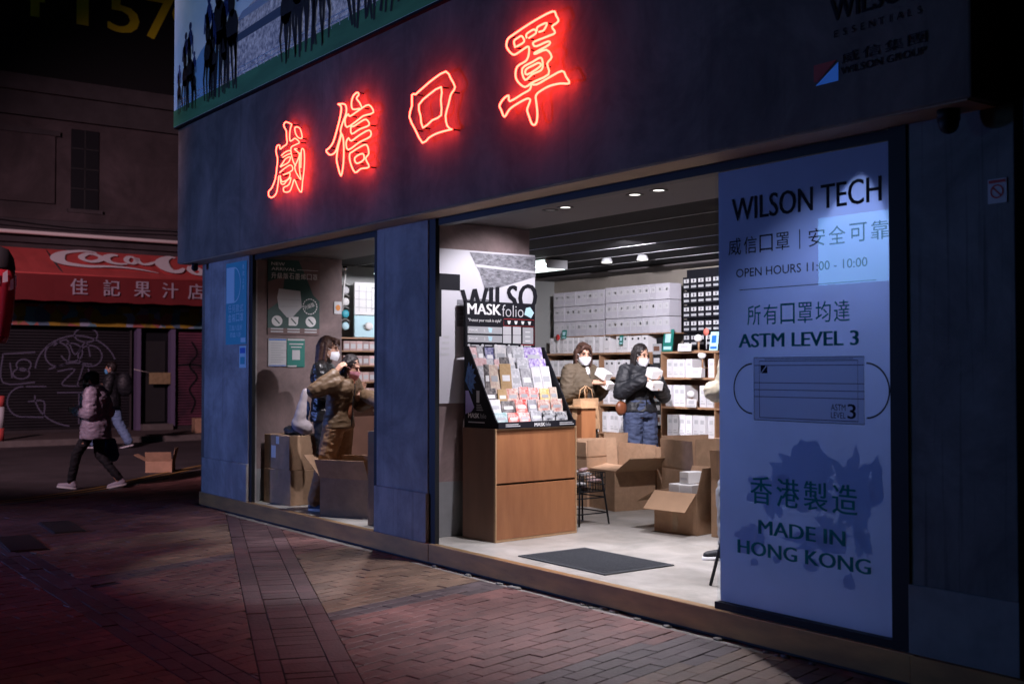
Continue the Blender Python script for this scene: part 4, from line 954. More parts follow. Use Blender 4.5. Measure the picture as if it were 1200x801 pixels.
for r_, (z, top) in enumerate(((1.803, 2.02), (1.488, 1.71), (1.138, 1.40), (.778, 1.04))):
    for x0, x1, key, bn_ in bays:
        if bn_ == 'right bay' and r_ == 0: continue
        kk = 'plain' if r_ > 1 else key
        w = .103 if kk == 'plain' else .113
        n = int((x1 - x0) / w); k0 = 0
        for k in range(n):
            if random.random() < .035: continue
            if bn_ == 'right bay' and r_ == 1 and k in (4, 5): continue
            if bn_ == 'right bay' and r_ == 2 and k in (3, 4): continue
            putbox(kk, x0 + (k + .5) * (x1 - x0) / n, 4.74 + random.uniform(-.02, .02), z, f'white mask box, {ON[k]} in the {BR[r_]} shelf row of the {bn_}', 'white mask boxes standing on the wall shelf', random.gauss(0, .03), sc=(top - z) / .20 * random.uniform(.97, 1.0))
for pn_, x0, n, yf in (('left', -12.32, 9, 4.80), ('protruding right', -11.12, 10, 4.70)):
    for r_ in range(3):
        for k in range(n):
            putbox('stack', x0 + (k + .5) * .117, yf + random.uniform(-.003, .003), 2.035 + r_ * .203 + (0 if yf > 4.75 else .0), f'pale mask box, {ON[k]} in the {["bottom", "middle", "top"][r_]} row of the {pn_} stack above the shelf', 'pale mask boxes stacked above the shelf', random.gauss(0, .004))
part('stack_ledge', M_shelf, (-12.33, -11.25, 4.80, 5.05, 2.022, 2.034), (-11.13, -9.94, 4.70, 5.05, 2.022, 2.034), par=s_)
part('display_board', M_ink, (-9.93, -8.3, 4.98, 5.04, 1.81, 2.80), par=s_)
for r_ in range(5):
    for k in range(9):
        putbox('dark', -9.86 + k * .122, 4.90, 1.86 + r_ * .172, f'black mask pack with white emblem, {ON[k]} in the {["bottom", "second", "middle", "fourth", "top"][r_]} row of the dark display', 'black mask packs on the dark display board', 0, 'mask pack')
# hanging packs column between the bays
for k in range(7):
    t = thing('hanging_pack', f'narrow dark grey hanging pack between the bays, {["lowest", "second lowest", "third lowest", "middle", "third highest", "second highest", "highest"][k]} of seven', 'hanging pack', (-10.205, 4.74, .9 + k * .145), 0, 'hanging packs between the shelf bays')
    MB().box(-.07, .07, -.01, .01, 0, .13).build('pouch', M_dark if k % 2 else M_greyprint, t, local=True); MB().box(-.05, .05, -.013, -.0105, .04, .10).build('label_card', M_lgrey if k % 2 else M_shelfback, t, local=True)
part('hanging_rail', M_black, (-10.28, -10.13, 4.80, 4.83, .85, 1.98), par=s_)
# small things on the shelves
def leaflet(x, y, z, w, h, m1, m2, lab, cat='leaflet'):
    t = thing('leaflet', lab, cat, (x, y, z)); M_ = Matrix.Rotation(radians(-8), 4, 'X')
    MB().box(-w / 2, w / 2, -.002, .002, 0, h, M=M_).build('sheet', m1, t, local=True)
    m = MB(); m.box(-w * .3, w * .25, -.004, -.0025, h * .4, h * .8, M=M_); m.box(-w * .38, w * .38, -.004, -.0025, h * .08, h * .22, M=M_); m.build('printed_panel', m2, t, local=True)
leaflet(-9.98, 4.69, 1.803, .17, .27, M_teal, M_palecyan, 'teal advertising leaflet standing on the top shelf beside the dark packs')
leaflet(-9.22, 4.69, 1.803, .13, .22, M_palecyan, M_blue, 'pale blue leaflet standing at the right end of the top shelf')
leaflet(-11.98, 4.70, 2.0, .10, .12, M_teal, M_palecyan, 'teal card propped on the boxes behind the woman in brown')
leaflet(-10.83, 4.70, 1.9, .07, .12, M_teal, M_palecyan, 'teal card wedged in the top row behind the woman in black')
leaflet(-9.66, 4.66, 1.80, .22, .09, M_white, M_lgrey, 'white price card on the edge of the top right shelf', 'price card')
leaflet(-9.48, 4.66, 1.487, .18, .12, M_white, M_lgrey, 'white price card on the edge of the second right shelf', 'price card')
leaflet(-9.55, 4.66, 1.137, .16, .10, M_white, M_lgrey, 'white price card on the third right shelf beneath a display mask', 'price card')
for x, z, lab in ((-9.50, 1.803, 'white mask on a wooden display hand on the top shelf'), (-9.44, 1.60, 'white mask hung above the price card on the second shelf'), (-9.62, 1.138, 'white mask on a small stand on the third shelf')):
    t = thing('display_mask', lab, 'display mask', (x, 4.74, z))
    MB().cyl((0, 0, 0), (0, 0, .12), .012, n=8).build('stand', M_shelf, t, local=True)
    m = MB(); m.ell((0, -.01, .15), .062, .035, .045, n=12, m=7); m.build('mask', M_whiteplain, t, local=True); MB().box(-.05, .05, -.03, .03, -.001, .008).build('stand_foot', M_shelf, t, local=True)
for x, y, z, lab, mt in ((-12.08, 4.68, 2.02, 'red round tag on the boxes above the brown-coated woman', M_red), (-9.30, 4.66, 2.02, 'coral round tag beside the black packs', mat('coral_tag', (.8, .2, .15)))):
    t = thing('round_tag', lab, 'tag', (x, y, z)); MB().cyl((0, 0, 0), (0, -.008, 0), .042, n=16).build('disc', mt, t, local=True); MB().cyl((0, 0, -.04), (0, 0, -.20), .004, n=6).build('stem', M_white, t, local=True)

# ------------------------------------------------------------ left display on the side wall
t = thing('side_shelf', 'wooden side shelf with hanging masks behind the left opening', 'shelf', (-12.55, 1.9, .15))
part('back_panel', M_shelfback, (-12.655, -12.63, 1.3, 3.4, .2, 1.97), (-12.655, -12.63, 1.3, 1.60, 1.97, 2.68), par=t)
for z in (1.96, 1.80, 1.62, 1.42, 1.22): part('shelf_board', M_shelf, (-12.63, -12.38, 1.3, 3.4, z, z + .018), par=t)
part('picture_board', M_whiteplain, (-12.45, -12.42, 1.74, 2.9, 2.26, 2.66), par=t); part('teal_board', M_palecyan, (-12.45, -12.42, 1.74, 2.9, 1.985, 2.25), par=t)
m = MB(); PX = -12.416
for a in (2.35, 2.45, 2.55): ribbon(m, [(1.75, a), (1.98, a)], .005, (PX, 0, 0), Yv, Z)
for b in (1.80, 1.90, 1.98): ribbon(m, [(b, 2.30), (b, 2.62)], .005, (PX, 0, 0), Yv, Z)
ribbon(m, [(1.98 + .13 * cos(a), 2.47 + .13 * sin(a)) for a in [radians(-90 + 180 * i / 16) for i in range(17)]], .012, (PX, 0, 0), Yv, Z)
m.build('printed_mask', M_greyprint, t)
for k, (z, c) in enumerate(((2.56, 'grey'), (2.42, 'white'), (2.27, 'blue'), (2.12, 'pale blue'))):
    q = thing('hanging_mask', f'{c} sample mask hanging at the far left of the side shelf', 'sample mask', (-12.50, 1.655, z), 0, 'sample masks hung in a column')
    MB().ell((0, 0, 0), .02, .055, .05, n=12, m=7).build('mask', {'grey': M_lgrey, 'white': M_white, 'blue': M_tealblue, 'pale blue': M_palecyan}[c], q, local=True); MB().tube([(0, -.05, .02), (0, -.07, .06), (0, 0, .09), (0, .07, .06), (0, .05, .02)], .003).build('ear_loop', M_white, q, local=True)
q = thing('display_mask', 'white mask mounted on the pale teal board left of the blue column', 'display mask', (-12.40, 1.93, 2.12)); MB().ell((0, 0, 0), .02, .06, .05, n=12, m=7).build('mask', M_white, q, local=True); MB().tube([(0, -.05, .03), (0, -.08, 0), (0, -.05, -.03)], .003).build('ear_loop', M_white, q, local=True)
boxmesh('small', .085, .115, .2, mat('pink_pack', (.62, .42, .40), .5, obj_var=.35), [(-.38, .2, .38, .7, 1)])
for r_, z in enumerate((1.818, 1.638, 1.438, 1.238)):
    for k in range(10):
        o = putbox('small', -12.40, 1.62 + k * .09, z, f'pinkish small mask pack, {ON[k]} on the {["top", "second", "third", "lowest"][r_]} board of the side shelf', 'small packs on the side shelf', 0)
        o.rotation_euler = (0, 0, pi / 2)
t = thing('pipe', 'thin white cable pipe dropping from the ceiling beside the side shelf', 'pipe', (-12.45, 1.62, 2.3)); MB().tube([(-12.45, 1.62, 2.84), (-12.44, 1.62, 2.75), (-12.45, 1.60, 2.55), (-12.46, 1.59, 2.3)], .012, 8).build('tube', M_white, t); MB().cyl((-12.45, 1.62, 2.80), (-12.45, 1.62, 2.85), .03).build('ceiling_rose', M_chrome, t)
t = thing('ceiling_light_box', 'bright light panel near the ceiling seen through the left opening', 'ceiling light', (-11.9, 2.2, 2.78)); MB().box(-.5, .5, -.2, .2, 0, .06).build('housing', M_grey, t, local=True); MB().box(-.48, .48, -.215, .19, -.012, -.001).build('diffuser', M_strip, t, local=True)
# wood counter in the left bay
t = thing('wood_counter', 'orange plywood counter with drawers behind the woman in the brown jacket', 'counter', (-10.6, 1.75, .15))
part('counter_body', M_wood, (-11.5, -9.2, 1.52, 1.95, .152, 1.10), par=t); part('counter_top', M_woodedge, (-11.52, -9.18, 1.49, 1.97, 1.101, 1.125), par=t)
for k in range(3): part('drawer_front', M_wood, (-11.49 + k * .76, -10.745 + k * .76, 1.502, 1.519, .72, 1.09), (-11.49 + k * .76, -10.745 + k * .76, 1.502, 1.519, .18, .70), par=t)
t = thing('wood_counter', 'low orange wooden counter behind the paper bag', 'counter', (-9.7, 3.0, .15)); part('counter_body', M_wood, (-10.0, -9.46, 2.90, 3.1, .152, 1.16), par=t); part('counter_top', M_woodedge, (-10.02, -9.44, 2.88, 3.12, 1.161, 1.18), par=t)

# ------------------------------------------------------------ cardboard boxes
def open_box(lab, loc, rot, w, d, h, flaps, label=None, group='open cardboard boxes on the shop floor'):
    """origin at the floor centre; flaps = angles (deg from closed) for front, right, back, left; None = missing"""
    t = thing('cardboard_box', lab, 'cardboard box', loc, radians(rot), group); th = .006
    B = lambda *a: MB().box(*a)
    B(-w / 2, w / 2, -d / 2, d / 2, 0, th).build('box_bottom', M_cardin, t, local=True)
    for (a) in ((-w / 2, w / 2, -d / 2, -d / 2 + th, th, h), (-w / 2, w / 2, d / 2 - th, d / 2, th, h), (-w / 2, -w / 2 + th, -d / 2 + th, d / 2 - th, th, h), (w / 2 - th, w / 2, -d / 2 + th, d / 2 - th, th, h)):
        B(*a).build('box_side', M_card, t, local=True)
    for k, ang in enumerate(flaps):
        if ang is None: continue
        ang += random.uniform(-5, 5)
        L = w if k % 2 == 0 else d; D = d / 2 if k % 2 == 0 else w / 2; D = min(D, .30)
        R = {0: 0, 1: pi / 2, 2: pi, 3: -pi / 2}[k]; off = d / 2 if k % 2 == 0 else w / 2
        M_ = Matrix.Rotation(R, 4, 'Z') @ Matrix.Translation((0, -off, h)) @ Matrix.Rotation(radians(ang), 4, 'X')
        m = MB(); m.box(-L / 2 + .004, L / 2 - .004, 0, D, 0, th * .8, M=M_); m.build('flap', M_card if ang < 150 else M_cardin, t, local=True)
    if label:
        for (x, z, ww, hh) in label: MB().box(x - ww / 2, x + ww / 2, -d / 2 - .0015, -d / 2, z, z + hh).build('paper_label', M_lgrey, t, local=True)
    MB().box(-.03, .03, -d / 2 - .001, -d / 2, 0, h).build('tape', M_tape, t, local=True) if label is None else None
    return t
def closed_box(lab, loc, rot, w, d, h, label=(), group=None):
    t = thing('cardboard_box', lab, 'cardboard box', loc, radians(rot), group)
    bevel(MB().box(-w / 2, w / 2, -d / 2, d / 2, 0, h).build('box_body', M_card, t, local=True), .004, 1)
    MB().box(-.03, .03, -d / 2 - .001, d / 2 + .001, h, h + .0012).build('tape', M_tape, t, local=True); MB().box(-.03, .03, -d / 2 - .0012, -d / 2, h - .1, h).build('tape', M_tape, t, local=True)
    for (x, z, ww, hh) in label: MB().box(x - ww / 2, x + ww / 2, -d / 2 - .0015, -d / 2 - .0002, z, z + hh).build('paper_label', M_lgrey, t, local=True)
    return t
closed_box('closed brown carton, lower one of the stack left of the women', (-11.30, .44, .152), 4, .58, .50, .365, group='stacked cartons by the inner wall')
closed_box('closed brown carton with two paper labels, upper one of the stack left of the women', (-11.30, .44, .519), 2, .58, .50, .365, ((-.07, .12, .10, .13), (.02, .27, .07, .08)), 'stacked cartons by the inner wall')
open_box('open brown carton with raised front flap beside the left column', (-9.98, .44, .152), 27, .58, .42, .37, (118, 105, 75, 130), ())
closed_box('narrow upright carton leaning by the left edge of the column', (-9.25, .33, .152), 20, .10, .36, .86)
open_box('big open carton with square white label and folded flaps beside the stool', (-8.93, 2.93, .152), -8, .68, .50, .40, (12, 152, 95, 100), ((-.18, .20, .13, .13),))
open_box('wide open carton with tall raised flaps at the back', (-9.12, 3.46, .152), -6, .98, .34, .42, (92, 120, 86, 88), ())
open_box('open carton with raised flaps behind the small carton', (-8.02, 3.25, .152), -14, .62, .55, .46, (92, 96, 100, 84), ())
open_box('small open carton with a flap hanging outward in front', (-7.20, 2.26, .152), 8, .46, .44, .36, (222, 100, 120, 205), None)
open_box('tall open carton right of the small carton', (-6.66, 2.40, .152), 10, .44, .44, .52, (96, 80, 85, 84), ((.13, .28, .10, .12),))
open_box('farthest open carton flap behind the paper bag', (-9.28, 2.80, .152), 5, .34, .30, .52, (88, 90, 85, 92), ())
for i, (x, y, z, r_, lab) in enumerate(((-7.26, 2.20, .40, 5, 'white product box in the small open carton, upper left'), (-7.13, 2.20, .40, 12, 'white product box in the small open carton, beside its twin'), (-7.20, 2.28, .575, -6, 'white product box lying on top in the small open carton'))):
    t = thing('product_box', lab, 'product box', (x, y, z), radians(r_), 'white product boxes in the open carton')
    bevel(MB().box(-.062, .062, -.09, .09, 0, .17 if i < 2 else .10).build('box_body', M_white, t, local=True), .003, 1); MB().box(-.045, .045, -.0915, -.0902, .03, .05).build('printed_band', M_lgrey, t, local=True)
# wire basket stand beside the cabinet
t = thing('basket_stand', 'black wire basket on splayed legs beside the cabinet', 'basket stand', (-8.22, 1.72, .15))
BX, BYY = -8.16, 1.80
for sx in (-1, 1):
    for sy in (-1, 1): MB().cyl((BX + sx * .14, BYY + sy * .13, .62), (BX + sx * .19, BYY + sy * .18, .152), .009, n=8).build('leg', M_black, t)
for z, k in ((.26, .18), (.40, .165)):
    for sy in (-1, 1): MB().cyl((BX - k, BYY + sy * k * .95, z), (BX + k, BYY + sy * k * .95, z), .006, n=6).build('stretcher', M_black, t); MB().cyl((BX + sy * k, BYY - k * .95, z), (BX + sy * k, BYY + k * .95, z), .006, n=6).build('stretcher', M_black, t)
for z in (.46, .52, .58, .63): MB().tube([(BX - .17, BYY - .15, z), (BX + .17, BYY - .15, z), (BX + .17, BYY + .15, z), (BX - .17, BYY + .15, z), (BX - .17, BYY - .15, z)], .004, 5).build('basket_ring', M_black, t)
for i in range(11):
    a = -.17 + i * .034
    for yy in (-.15, .15): MB().cyl((BX + a, BYY + yy, .455), (BX + a, BYY + yy, .63), .003, n=5).build('basket_wire', M_black, t)
    if i < 9: MB().cyl((BX + .17, BYY - .15 + i * .0375, .455), (BX + .17, BYY - .15 + i * .0375, .63), .003, n=5).build('basket_wire', M_black, t)
MB().box(BX - .165, BX + .165, BYY - .145, BYY + .145, .452, .458).build('basket_floor', M_black, t)
for k in range(10):
    x = BX + random.uniform(-.11, .13); y = BYY + random.uniform(-.10, .10); mt = [PM['floral'], PM['red'], PM['white'], PM['black and white'], PM['pink']][k % 5]; cn = ['floral', 'red', 'white', 'black and white', 'pink'][k % 5]
    t = thing('cloth_pouch', f'{cn} cloth pouch heaped in the wire basket, {["lower", "upper"][k // 5]} layer', 'pouch', (x, y, .47 + k * .018), random.uniform(0, 3), 'pouches heaped in the wire basket')
    MB().ell((0, 0, .012), .075, .05, .018, n=12, m=5, M=Matrix.Rotation(random.uniform(-.3, .3), 3, 'X')).build('pouch_body', mt, t, local=True)
# black stool half hidden behind the window sign
t = thing('stool', 'black metal stool half hidden behind the window sign', 'stool', (-5.1, .75, .15))
for sx in (-1, 1):
    for sy in (-1, 1): MB().cyl((-5.08 + sx * .13, .72 + sy * .13, .60), (-5.08 + sx * .22, .72 + sy * .2, .152), .011, n=8).build('leg', M_black, t)
MB().cyl((-5.08, .72, .60), (-5.08, .72, .63), .17, n=24).build('seat', M_black, t)
for sy in (-1, 1): MB().cyl((-5.26, .72 + sy * .165, .34), (-4.90, .72 + sy * .165, .34), .007, n=6).build('stretcher', M_black, t)
# ------------------------------------------------------------ the building across the side road
ob = thing('old_building', 'old low building with cream rendered wall, ledges and a juice stall below', 'building', (-28, 4, 0))
part('upper_wall', M_oldwall, (-29, -28, -8, 14, 4.3, 8.42), par=ob)
part('ledge', M_oldtrim, (-28.0, -27.72, -8, 14, 8.05, 8.42), (-28.0, -27.86, -8, 14, 7.50, 8.05), par=ob); part('ledge', M_oldwall, (-28.0, -27.88, -8, 14, 5.10, 5.32), par=ob); part('ledge', M_oldtrim, (-28.0, -27.90, -8, 14, 4.55, 5.1), par=ob)
part('raised_panel', M_oldwall, (-28.0, -27.93, 0.2, 2.2, 5.5, 7.1), par=ob); part('raised_panel_cap', M_oldtrim, (-28.0, -27.88, 0.1, 2.3, 7.10, 7.22), par=ob)
w_ = part('window', M_black, (-28.0, -27.96, 2.58, 3.22, 5.42, 7.33), par=ob)
for k in range(1, 4): part('glazing_bar', M_dark, (-27.96, -27.945, 2.58, 3.22, 5.42 + k * .48, 5.45 + k * .48), par=w_)
part('glazing_bar', M_dark, (-27.96, -27.945, 2.88, 2.91, 5.42, 7.33), par=w_); part('window_sill', M_oldtrim, (-27.999, -27.88, 2.5, 3.3, 5.33, 5.42), par=w_)
part('ground_wall', M_oldtrim, (-29, -28.15, -8, 14, .115, 4.3), par=ob)
for y0, y1 in ((4.12, 4.22), (4.97, 5.08)): part('door_pier', mat('purple_pier', (.14, .11, .2), .6), (-28.0, -27.78, y0, y1, .116, 2.62), par=ob)
part('doorway', M_black, (-28.14, -28.05, 4.22, 4.97, .116, 2.62), par=ob); part('door_step', M_kerb, (-28.0, -27.6, 4.22, 4.97, .1155, .26), par=ob)
part('door_panel', M_dark, (-28.04, -28.0, 4.42, 4.90, .3, 2.3), par=ob)
part('pier', M_oldtrim, (-28.0, -27.8, -3.2, -3.0, .116, 4.3), par=ob)
def shutter(lab, y0, y1, mt):
    t = thing('roller_shutter', lab, 'roller shutter', (-27.95, (y0 + y1) / 2, .116))
    m = MB(); n = 36; dz = 2.48 / n
    for k in range(n):
        z = .118 + k * dz; a = (-27.98, z); b = (-27.94, z + dz * .25); c = (-27.94, z + dz * .7); d = (-27.98, z + dz)
        for p, q in ((a, b), (b, c), (c, d)): m.quad((p[0], y0, p[1]), (p[0], y1, p[1]), (q[0], y1, q[1]), (q[0], y0, q[1]))
    kind(m.build('shutter_slats', mt, t), 'stuff')
    part('guide_rail', M_oldtrim, (-28.0, -27.92, y0 - .06, y0 - .001, .117, 2.6), (-28.0, -27.92, y1 + .001, y1 + .04, .117, 2.6), par=t); part('bottom_bar', M_oldtrim, (-27.97, -27.925, y0, y1, .117, .19), par=t)
    return t
shl = shutter('wide dark roller shutter covered in pale graffiti', -2.9, 4.0, M_shutter)
shp = shutter('narrow pink painted roller shutter with black wavy line', 5.15, 7.4, M_shutterpink)
def graf(lines, w, par, mt=None, x=-27.932):
    m = MB()
    for l in lines: ribbon(m, smoothline(l, 4), w, (x, 0, 0), Yv, Z)
    kind(m.build('graffiti', mt or M_graf, par), 'stuff')
circ = lambda cy_, cz, ry, rz, a0=0, a1=360, n=14: [(cy_ + ry * cos(radians(a0 + (a1 - a0) * i / n)), cz + rz * sin(radians(a0 + (a1 - a0) * i / n))) for i in range(n + 1)]
graf([circ(2.95, 2.42, .27, .17), circ(2.75, 1.55, .95, .85, 20, 175), circ(2.75, 1.0, .95, .75, 180, 260), circ(2.3, 1.95, .28, .28), circ(2.62, 2.0, .25, .22, 200, 480),
      [(2.2, 2.15), (2.5, 2.3), (2.7, 1.95), (2.95, 2.25), (3.05, 1.9)], circ(3.05, 1.92, .28, .25), [(2.1, 1.6), (2.6, 1.75), (3.1, 1.72)], [(2.3, 1.55), (2.7, 1.6), (2.4, 1.25), (2.8, 1.2)], [(2.9, 1.7), (2.75, 1.2)], [(3.0, 1.62), (3.15, 1.25)],
      [(1.1, 1.95), (1.1, 1.3), (1.8, 1.3)], [(1.1, 1.95), (1.8, 2.0)], circ(1.55, 1.7, .16, .13), circ(1.5, 1.5, .18, .12), [(1.25, 1.75), (1.3, 1.4)], circ(1.55, .85, .35, .35, 90, 280), [(1.6, 1.2), (2.05, 1.2)], [(1.6, .5), (2.0, .48)], [(1.65, .85), (2.0, .85), (2.0, .5)],
      [(2.3, 1.05), (3.3, 1.05)], [(2.8, 1.05), (2.8, .3)], circ(.4, 1.5, .4, .4), [(-.5, 1.0), (.0, 1.9), (.5, 1.1)], circ(-1.2, 1.2, .5, .5, 30, 300)], .035, shl)
graf([[(5.55, 2.3), (5.7, 2.0), (5.5, 1.7), (5.7, 1.4), (5.5, 1.1), (5.65, .8), (5.55, .5)], [(5.2, 1.7), (5.6, 1.72), (6.0, 1.65)]], .05, shp, M_black)
# billboard with big yellow numerals
bb = thing('billboard', 'black billboard with large yellow telephone numerals above the old building', 'billboard', (-28.4, 3, 8.43))
MB().box(-28.5, -28.3, -8, 14, 8.43, 13).build('billboard_panel', M_billboard, bb)
BX_ = -28.29
for ch, y0, z0, w, h in (('4', 1.25, 9.98, .75, 1.15), ('1', 2.78, 9.98, .24, 1.15), ('5', 3.52, 9.96, .74, 1.1), ('7', 4.42, 9.94, .72, 1.1), ('9', 5.14, 9.90, .74, 1.1)):
    text(ch, M_yellow, bb, (BX_, y0, z0 - .02), Yv, Z, w, h, bold=.022, name='numeral')
# long pale pipe under the ledge
t = thing('wall_pipe', 'long pale horizontal pipe above the red awning', 'pipe', (-27.7, 3, 4.75)); MB().cyl((-27.7, -8, 4.76), (-27.7, 14, 4.76), .045, n=10).build('tube', M_pipe, t)
for k in range(5): MB().box(-27.95, -27.7, -1 + k * 2.4, -.96 + k * 2.4, 4.74, 4.78).build('bracket', M_oldtrim, t)
# red awning
aw = thing('awning', 'red fabric awning with white script lettering and Chinese stall name on its valance', 'awning', (-27, 3, 3.2))
ay0, ay1 = -2.2, 6.6; Kx = .4375
m = MB(); N = 44
for i in range(N):
    a = ay0 + (ay1 - ay0) * i / N; b = ay0 + (ay1 - ay0) * (i + 1) / N
    def sag(y): return .018 * sin(y * 5.3) + .012 * sin(y * 11.1)
    for j in range(4):
        u0, u1 = j * .4, (j + 1) * .4
        f = lambda y, u: V((-26.3 - u, y, 3.72 + u * Kx - abs(sin(pi * u / 1.6)) * .02 - abs(sag(y)) * sin(pi * u / 1.6)))
        m.add([f(a, u0), f(b, u0), f(b, u1), f(a, u1)], [(0, 1, 2, 3)], 0, True)
m.build('awning_top', M_fabricred, aw)
m = MB()
for i in range(N):
    a = ay0 + (ay1 - ay0) * i / N; b = ay0 + (ay1 - ay0) * (i + 1) / N
    g_ = lambda y, k: V((-26.30 - .03 * k + .012 * sin(y * 6) * k, y, 3.72 - k * (.60 + .012 * sin(y * 9))))
    m.add([g_(a, 0), g_(b, 0), g_(b, 1), g_(a, 1)], [(0, 3, 2, 1)], 0, True)
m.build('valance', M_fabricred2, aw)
MB().add([(-26.3, ay0, 3.72), (-27.9, ay0, 4.42), (-27.9, ay0, 3.72)], [(0, 1, 2)]).build('awning_side', M_fabricred, aw)
for y in (ay0, 2.0, ay1): MB().cyl((-27.95, y, 4.42), (-26.32, y, 3.70), .02, n=6).build('awning_arm', M_oldtrim, aw)
MB().cyl((-26.31, ay0, 3.715), (-26.31, ay1, 3.715), .022, n=8).build('front_bar', M_fabricred, aw)
S_o, S_v = V((-26.3, 0, 3.745)), V((-1, 0, Kx))
SCRIPT = [([(3.102,1.357),(3.075,1.50),(2.860,1.54),(2.563,1.46),(2.299,1.310),(2.142,1.070),(2.083,0.815),(2.205,0.640),(2.436,0.554),(2.724,0.512),(3.134,0.573),(3.493,0.56),(3.842,0.48),(4.233,0.30)], [.02,.06,.09,.12,.16,.24,.26,.2,.15,.12,.1,.09,.07,.02]),
 ([(2.822,1.310),(2.681,1.122),(2.681,0.935),(2.824,0.83),(3.05,0.95),(3.15,1.15),(3.090,1.30),(2.930,1.370),(2.822,1.310)], [.12]*9),
 ([(3.593,1.337),(3.466,1.367),(3.295,1.223),(3.228,0.994),(3.298,0.830),(3.465,0.77),(3.654,0.812)], [.10,.13,.15,.15,.13,.1,.06]),
 ([(3.97,1.208),(3.88,1.32),(3.75,1.165),(3.69,0.964),(3.76,0.83),(3.90,0.95),(4.02,1.257),(3.98,1.010),(4.03,0.83),(4.209,0.88),(4.427,1.084)], [.1]*10+[.03]),
 ([(5.028,1.40),(4.909,1.45),(4.686,1.255),(4.54,0.944),(4.52,0.644),(4.62,0.45),(4.80,0.48),(4.99,0.70)], [.08,.12,.2,.28,.26,.2,.14,.06]),
 ([(5.224,0.85),(5.10,0.60),(5.12,0.38),(5.25,0.33),(5.38,0.5),(5.34,.8),(5.22,.85)], [.12]*7), ([(4.45, .95), (4.58, 1.0)], [.1, .1])]
for k, (l, ws) in enumerate(SCRIPT):
    pl = smoothline([(a, b, w) for (a, b), w in zip(l, ws)], 4)
    m = MB(); ribbon(m, [(p[0], p[1]) for p in pl], [max(p[2], .02) * 1.25 for p in pl], S_o + V((0, 0, .002 * k)), Yv, S_v); m.build('script_letter', M_scriptwhite, aw)
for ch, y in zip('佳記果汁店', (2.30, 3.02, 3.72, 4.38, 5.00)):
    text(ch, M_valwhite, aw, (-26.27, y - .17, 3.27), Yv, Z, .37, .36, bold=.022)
# fruit frieze under the awning
M_fruit = mat('fruit_print', (.62, .42, .30), .6)
ft = M_fruit.node_tree; vb = ft.nodes['Principled BSDF']; g = ft.nodes.new('ShaderNodeNewGeometry'); vo = ft.nodes.new('ShaderNodeTexVoronoi'); vo.inputs['Scale'].default_value = 4.5
ft.links.new(g.outputs['Position'], vo.inputs['Vector']); rp = ft.nodes.new('ShaderNodeValToRGB'); cr = rp.color_ramp; cr.interpolation = 'CONSTANT'
cr.elements[0].color = (.35, .22, .02, 1); cr.elements[1].position = .3; cr.elements[1].color = (.10, .16, .22, 1)
for p_, c_ in ((.45, (.4, .12, .1, 1)), (.6, (.12, .25, .3, 1)), (.75, (.3, .32, .42, 1)), (.88, (.22, .16, .04, 1))): e_ = cr.elements.new(p_); e_.color = c_
sx_ = ft.nodes.new('ShaderNodeSeparateColor'); ft.links.new(vo.outputs['Color'], sx_.inputs[0]); ft.links.new(sx_.outputs[0], rp.inputs[0]); ft.links.new(rp.outputs[0], vb.inputs['Base Color'])
t = thing('fruit_banner', 'long printed banner of fruit under the red awning', 'banner', (-27.7, 3, 2.6)); MB().box(-27.75, -27.7, -2.9, 7.4, 2.62, 3.12).build('banner_sheet', M_fruit, t)
MB().box(-27.76, -27.69, -2.9, 7.4, 3.121, 3.16).build('banner_rail', M_oldtrim, t)
t = thing('paper_sign', 'yellowed paper sign hung in the dark doorway', 'sign', (-27.75, 4.7, 1.4)); MB().box(-27.77, -27.76, 4.42, 4.95, 1.24, 1.52, ).build('sheet', mat('yellowed_paper', (.38, .28, .14), .7, var=.4, scale=14), t); MB().tube([(-27.765, 4.05, 1.6), (-27.765, 4.42, 1.52)], .008).build('string', M_pipe, t)
# cables and a drain pipe down the old wall
t = thing('wall_cable', 'thin dark cables sagging across the old cream wall above the awning', 'cable', (-27.9, 3, 5))
MB().tube([(-27.86, -3 + k * .8, 5.0 - .05 * sin(k * 1.1)) for k in range(20)], .012, 5).build('cable', M_black, t); MB().tube([(-27.86, -3 + k * .8, 4.93 + .04 * sin(k * .7)) for k in range(20)], .009, 5).build('cable', M_black, t)
# small boxes left on the road
t = closed_box('small torn carton on the far pavement by the pink shutter', (-25.9, 5.1, .116), 80, .5, .4, .34)
t = open_box('open carton with a torn pale flap lying on the road', (-17.6, 1.15, -.007), 60, .40, .30, .18, (115, 100, None, 150), (), 'cartons left in the street')
# red and white bollard
t = thing('bollard', 'red and white banded traffic bollard at the left edge', 'bollard', (-25.3, .45, 0))
for z0, z1, mt in ((0, .12, M_black), (.12, .38, M_fabricred), (.38, .82, M_lgrey), (.82, 1.05, M_fabricred)): MB().cyl((-25.3, .45, z0), (-25.3, .45, z1), .15 if z0 == 0 else .11, n=16).build('band' if z0 else 'base', mt, t)
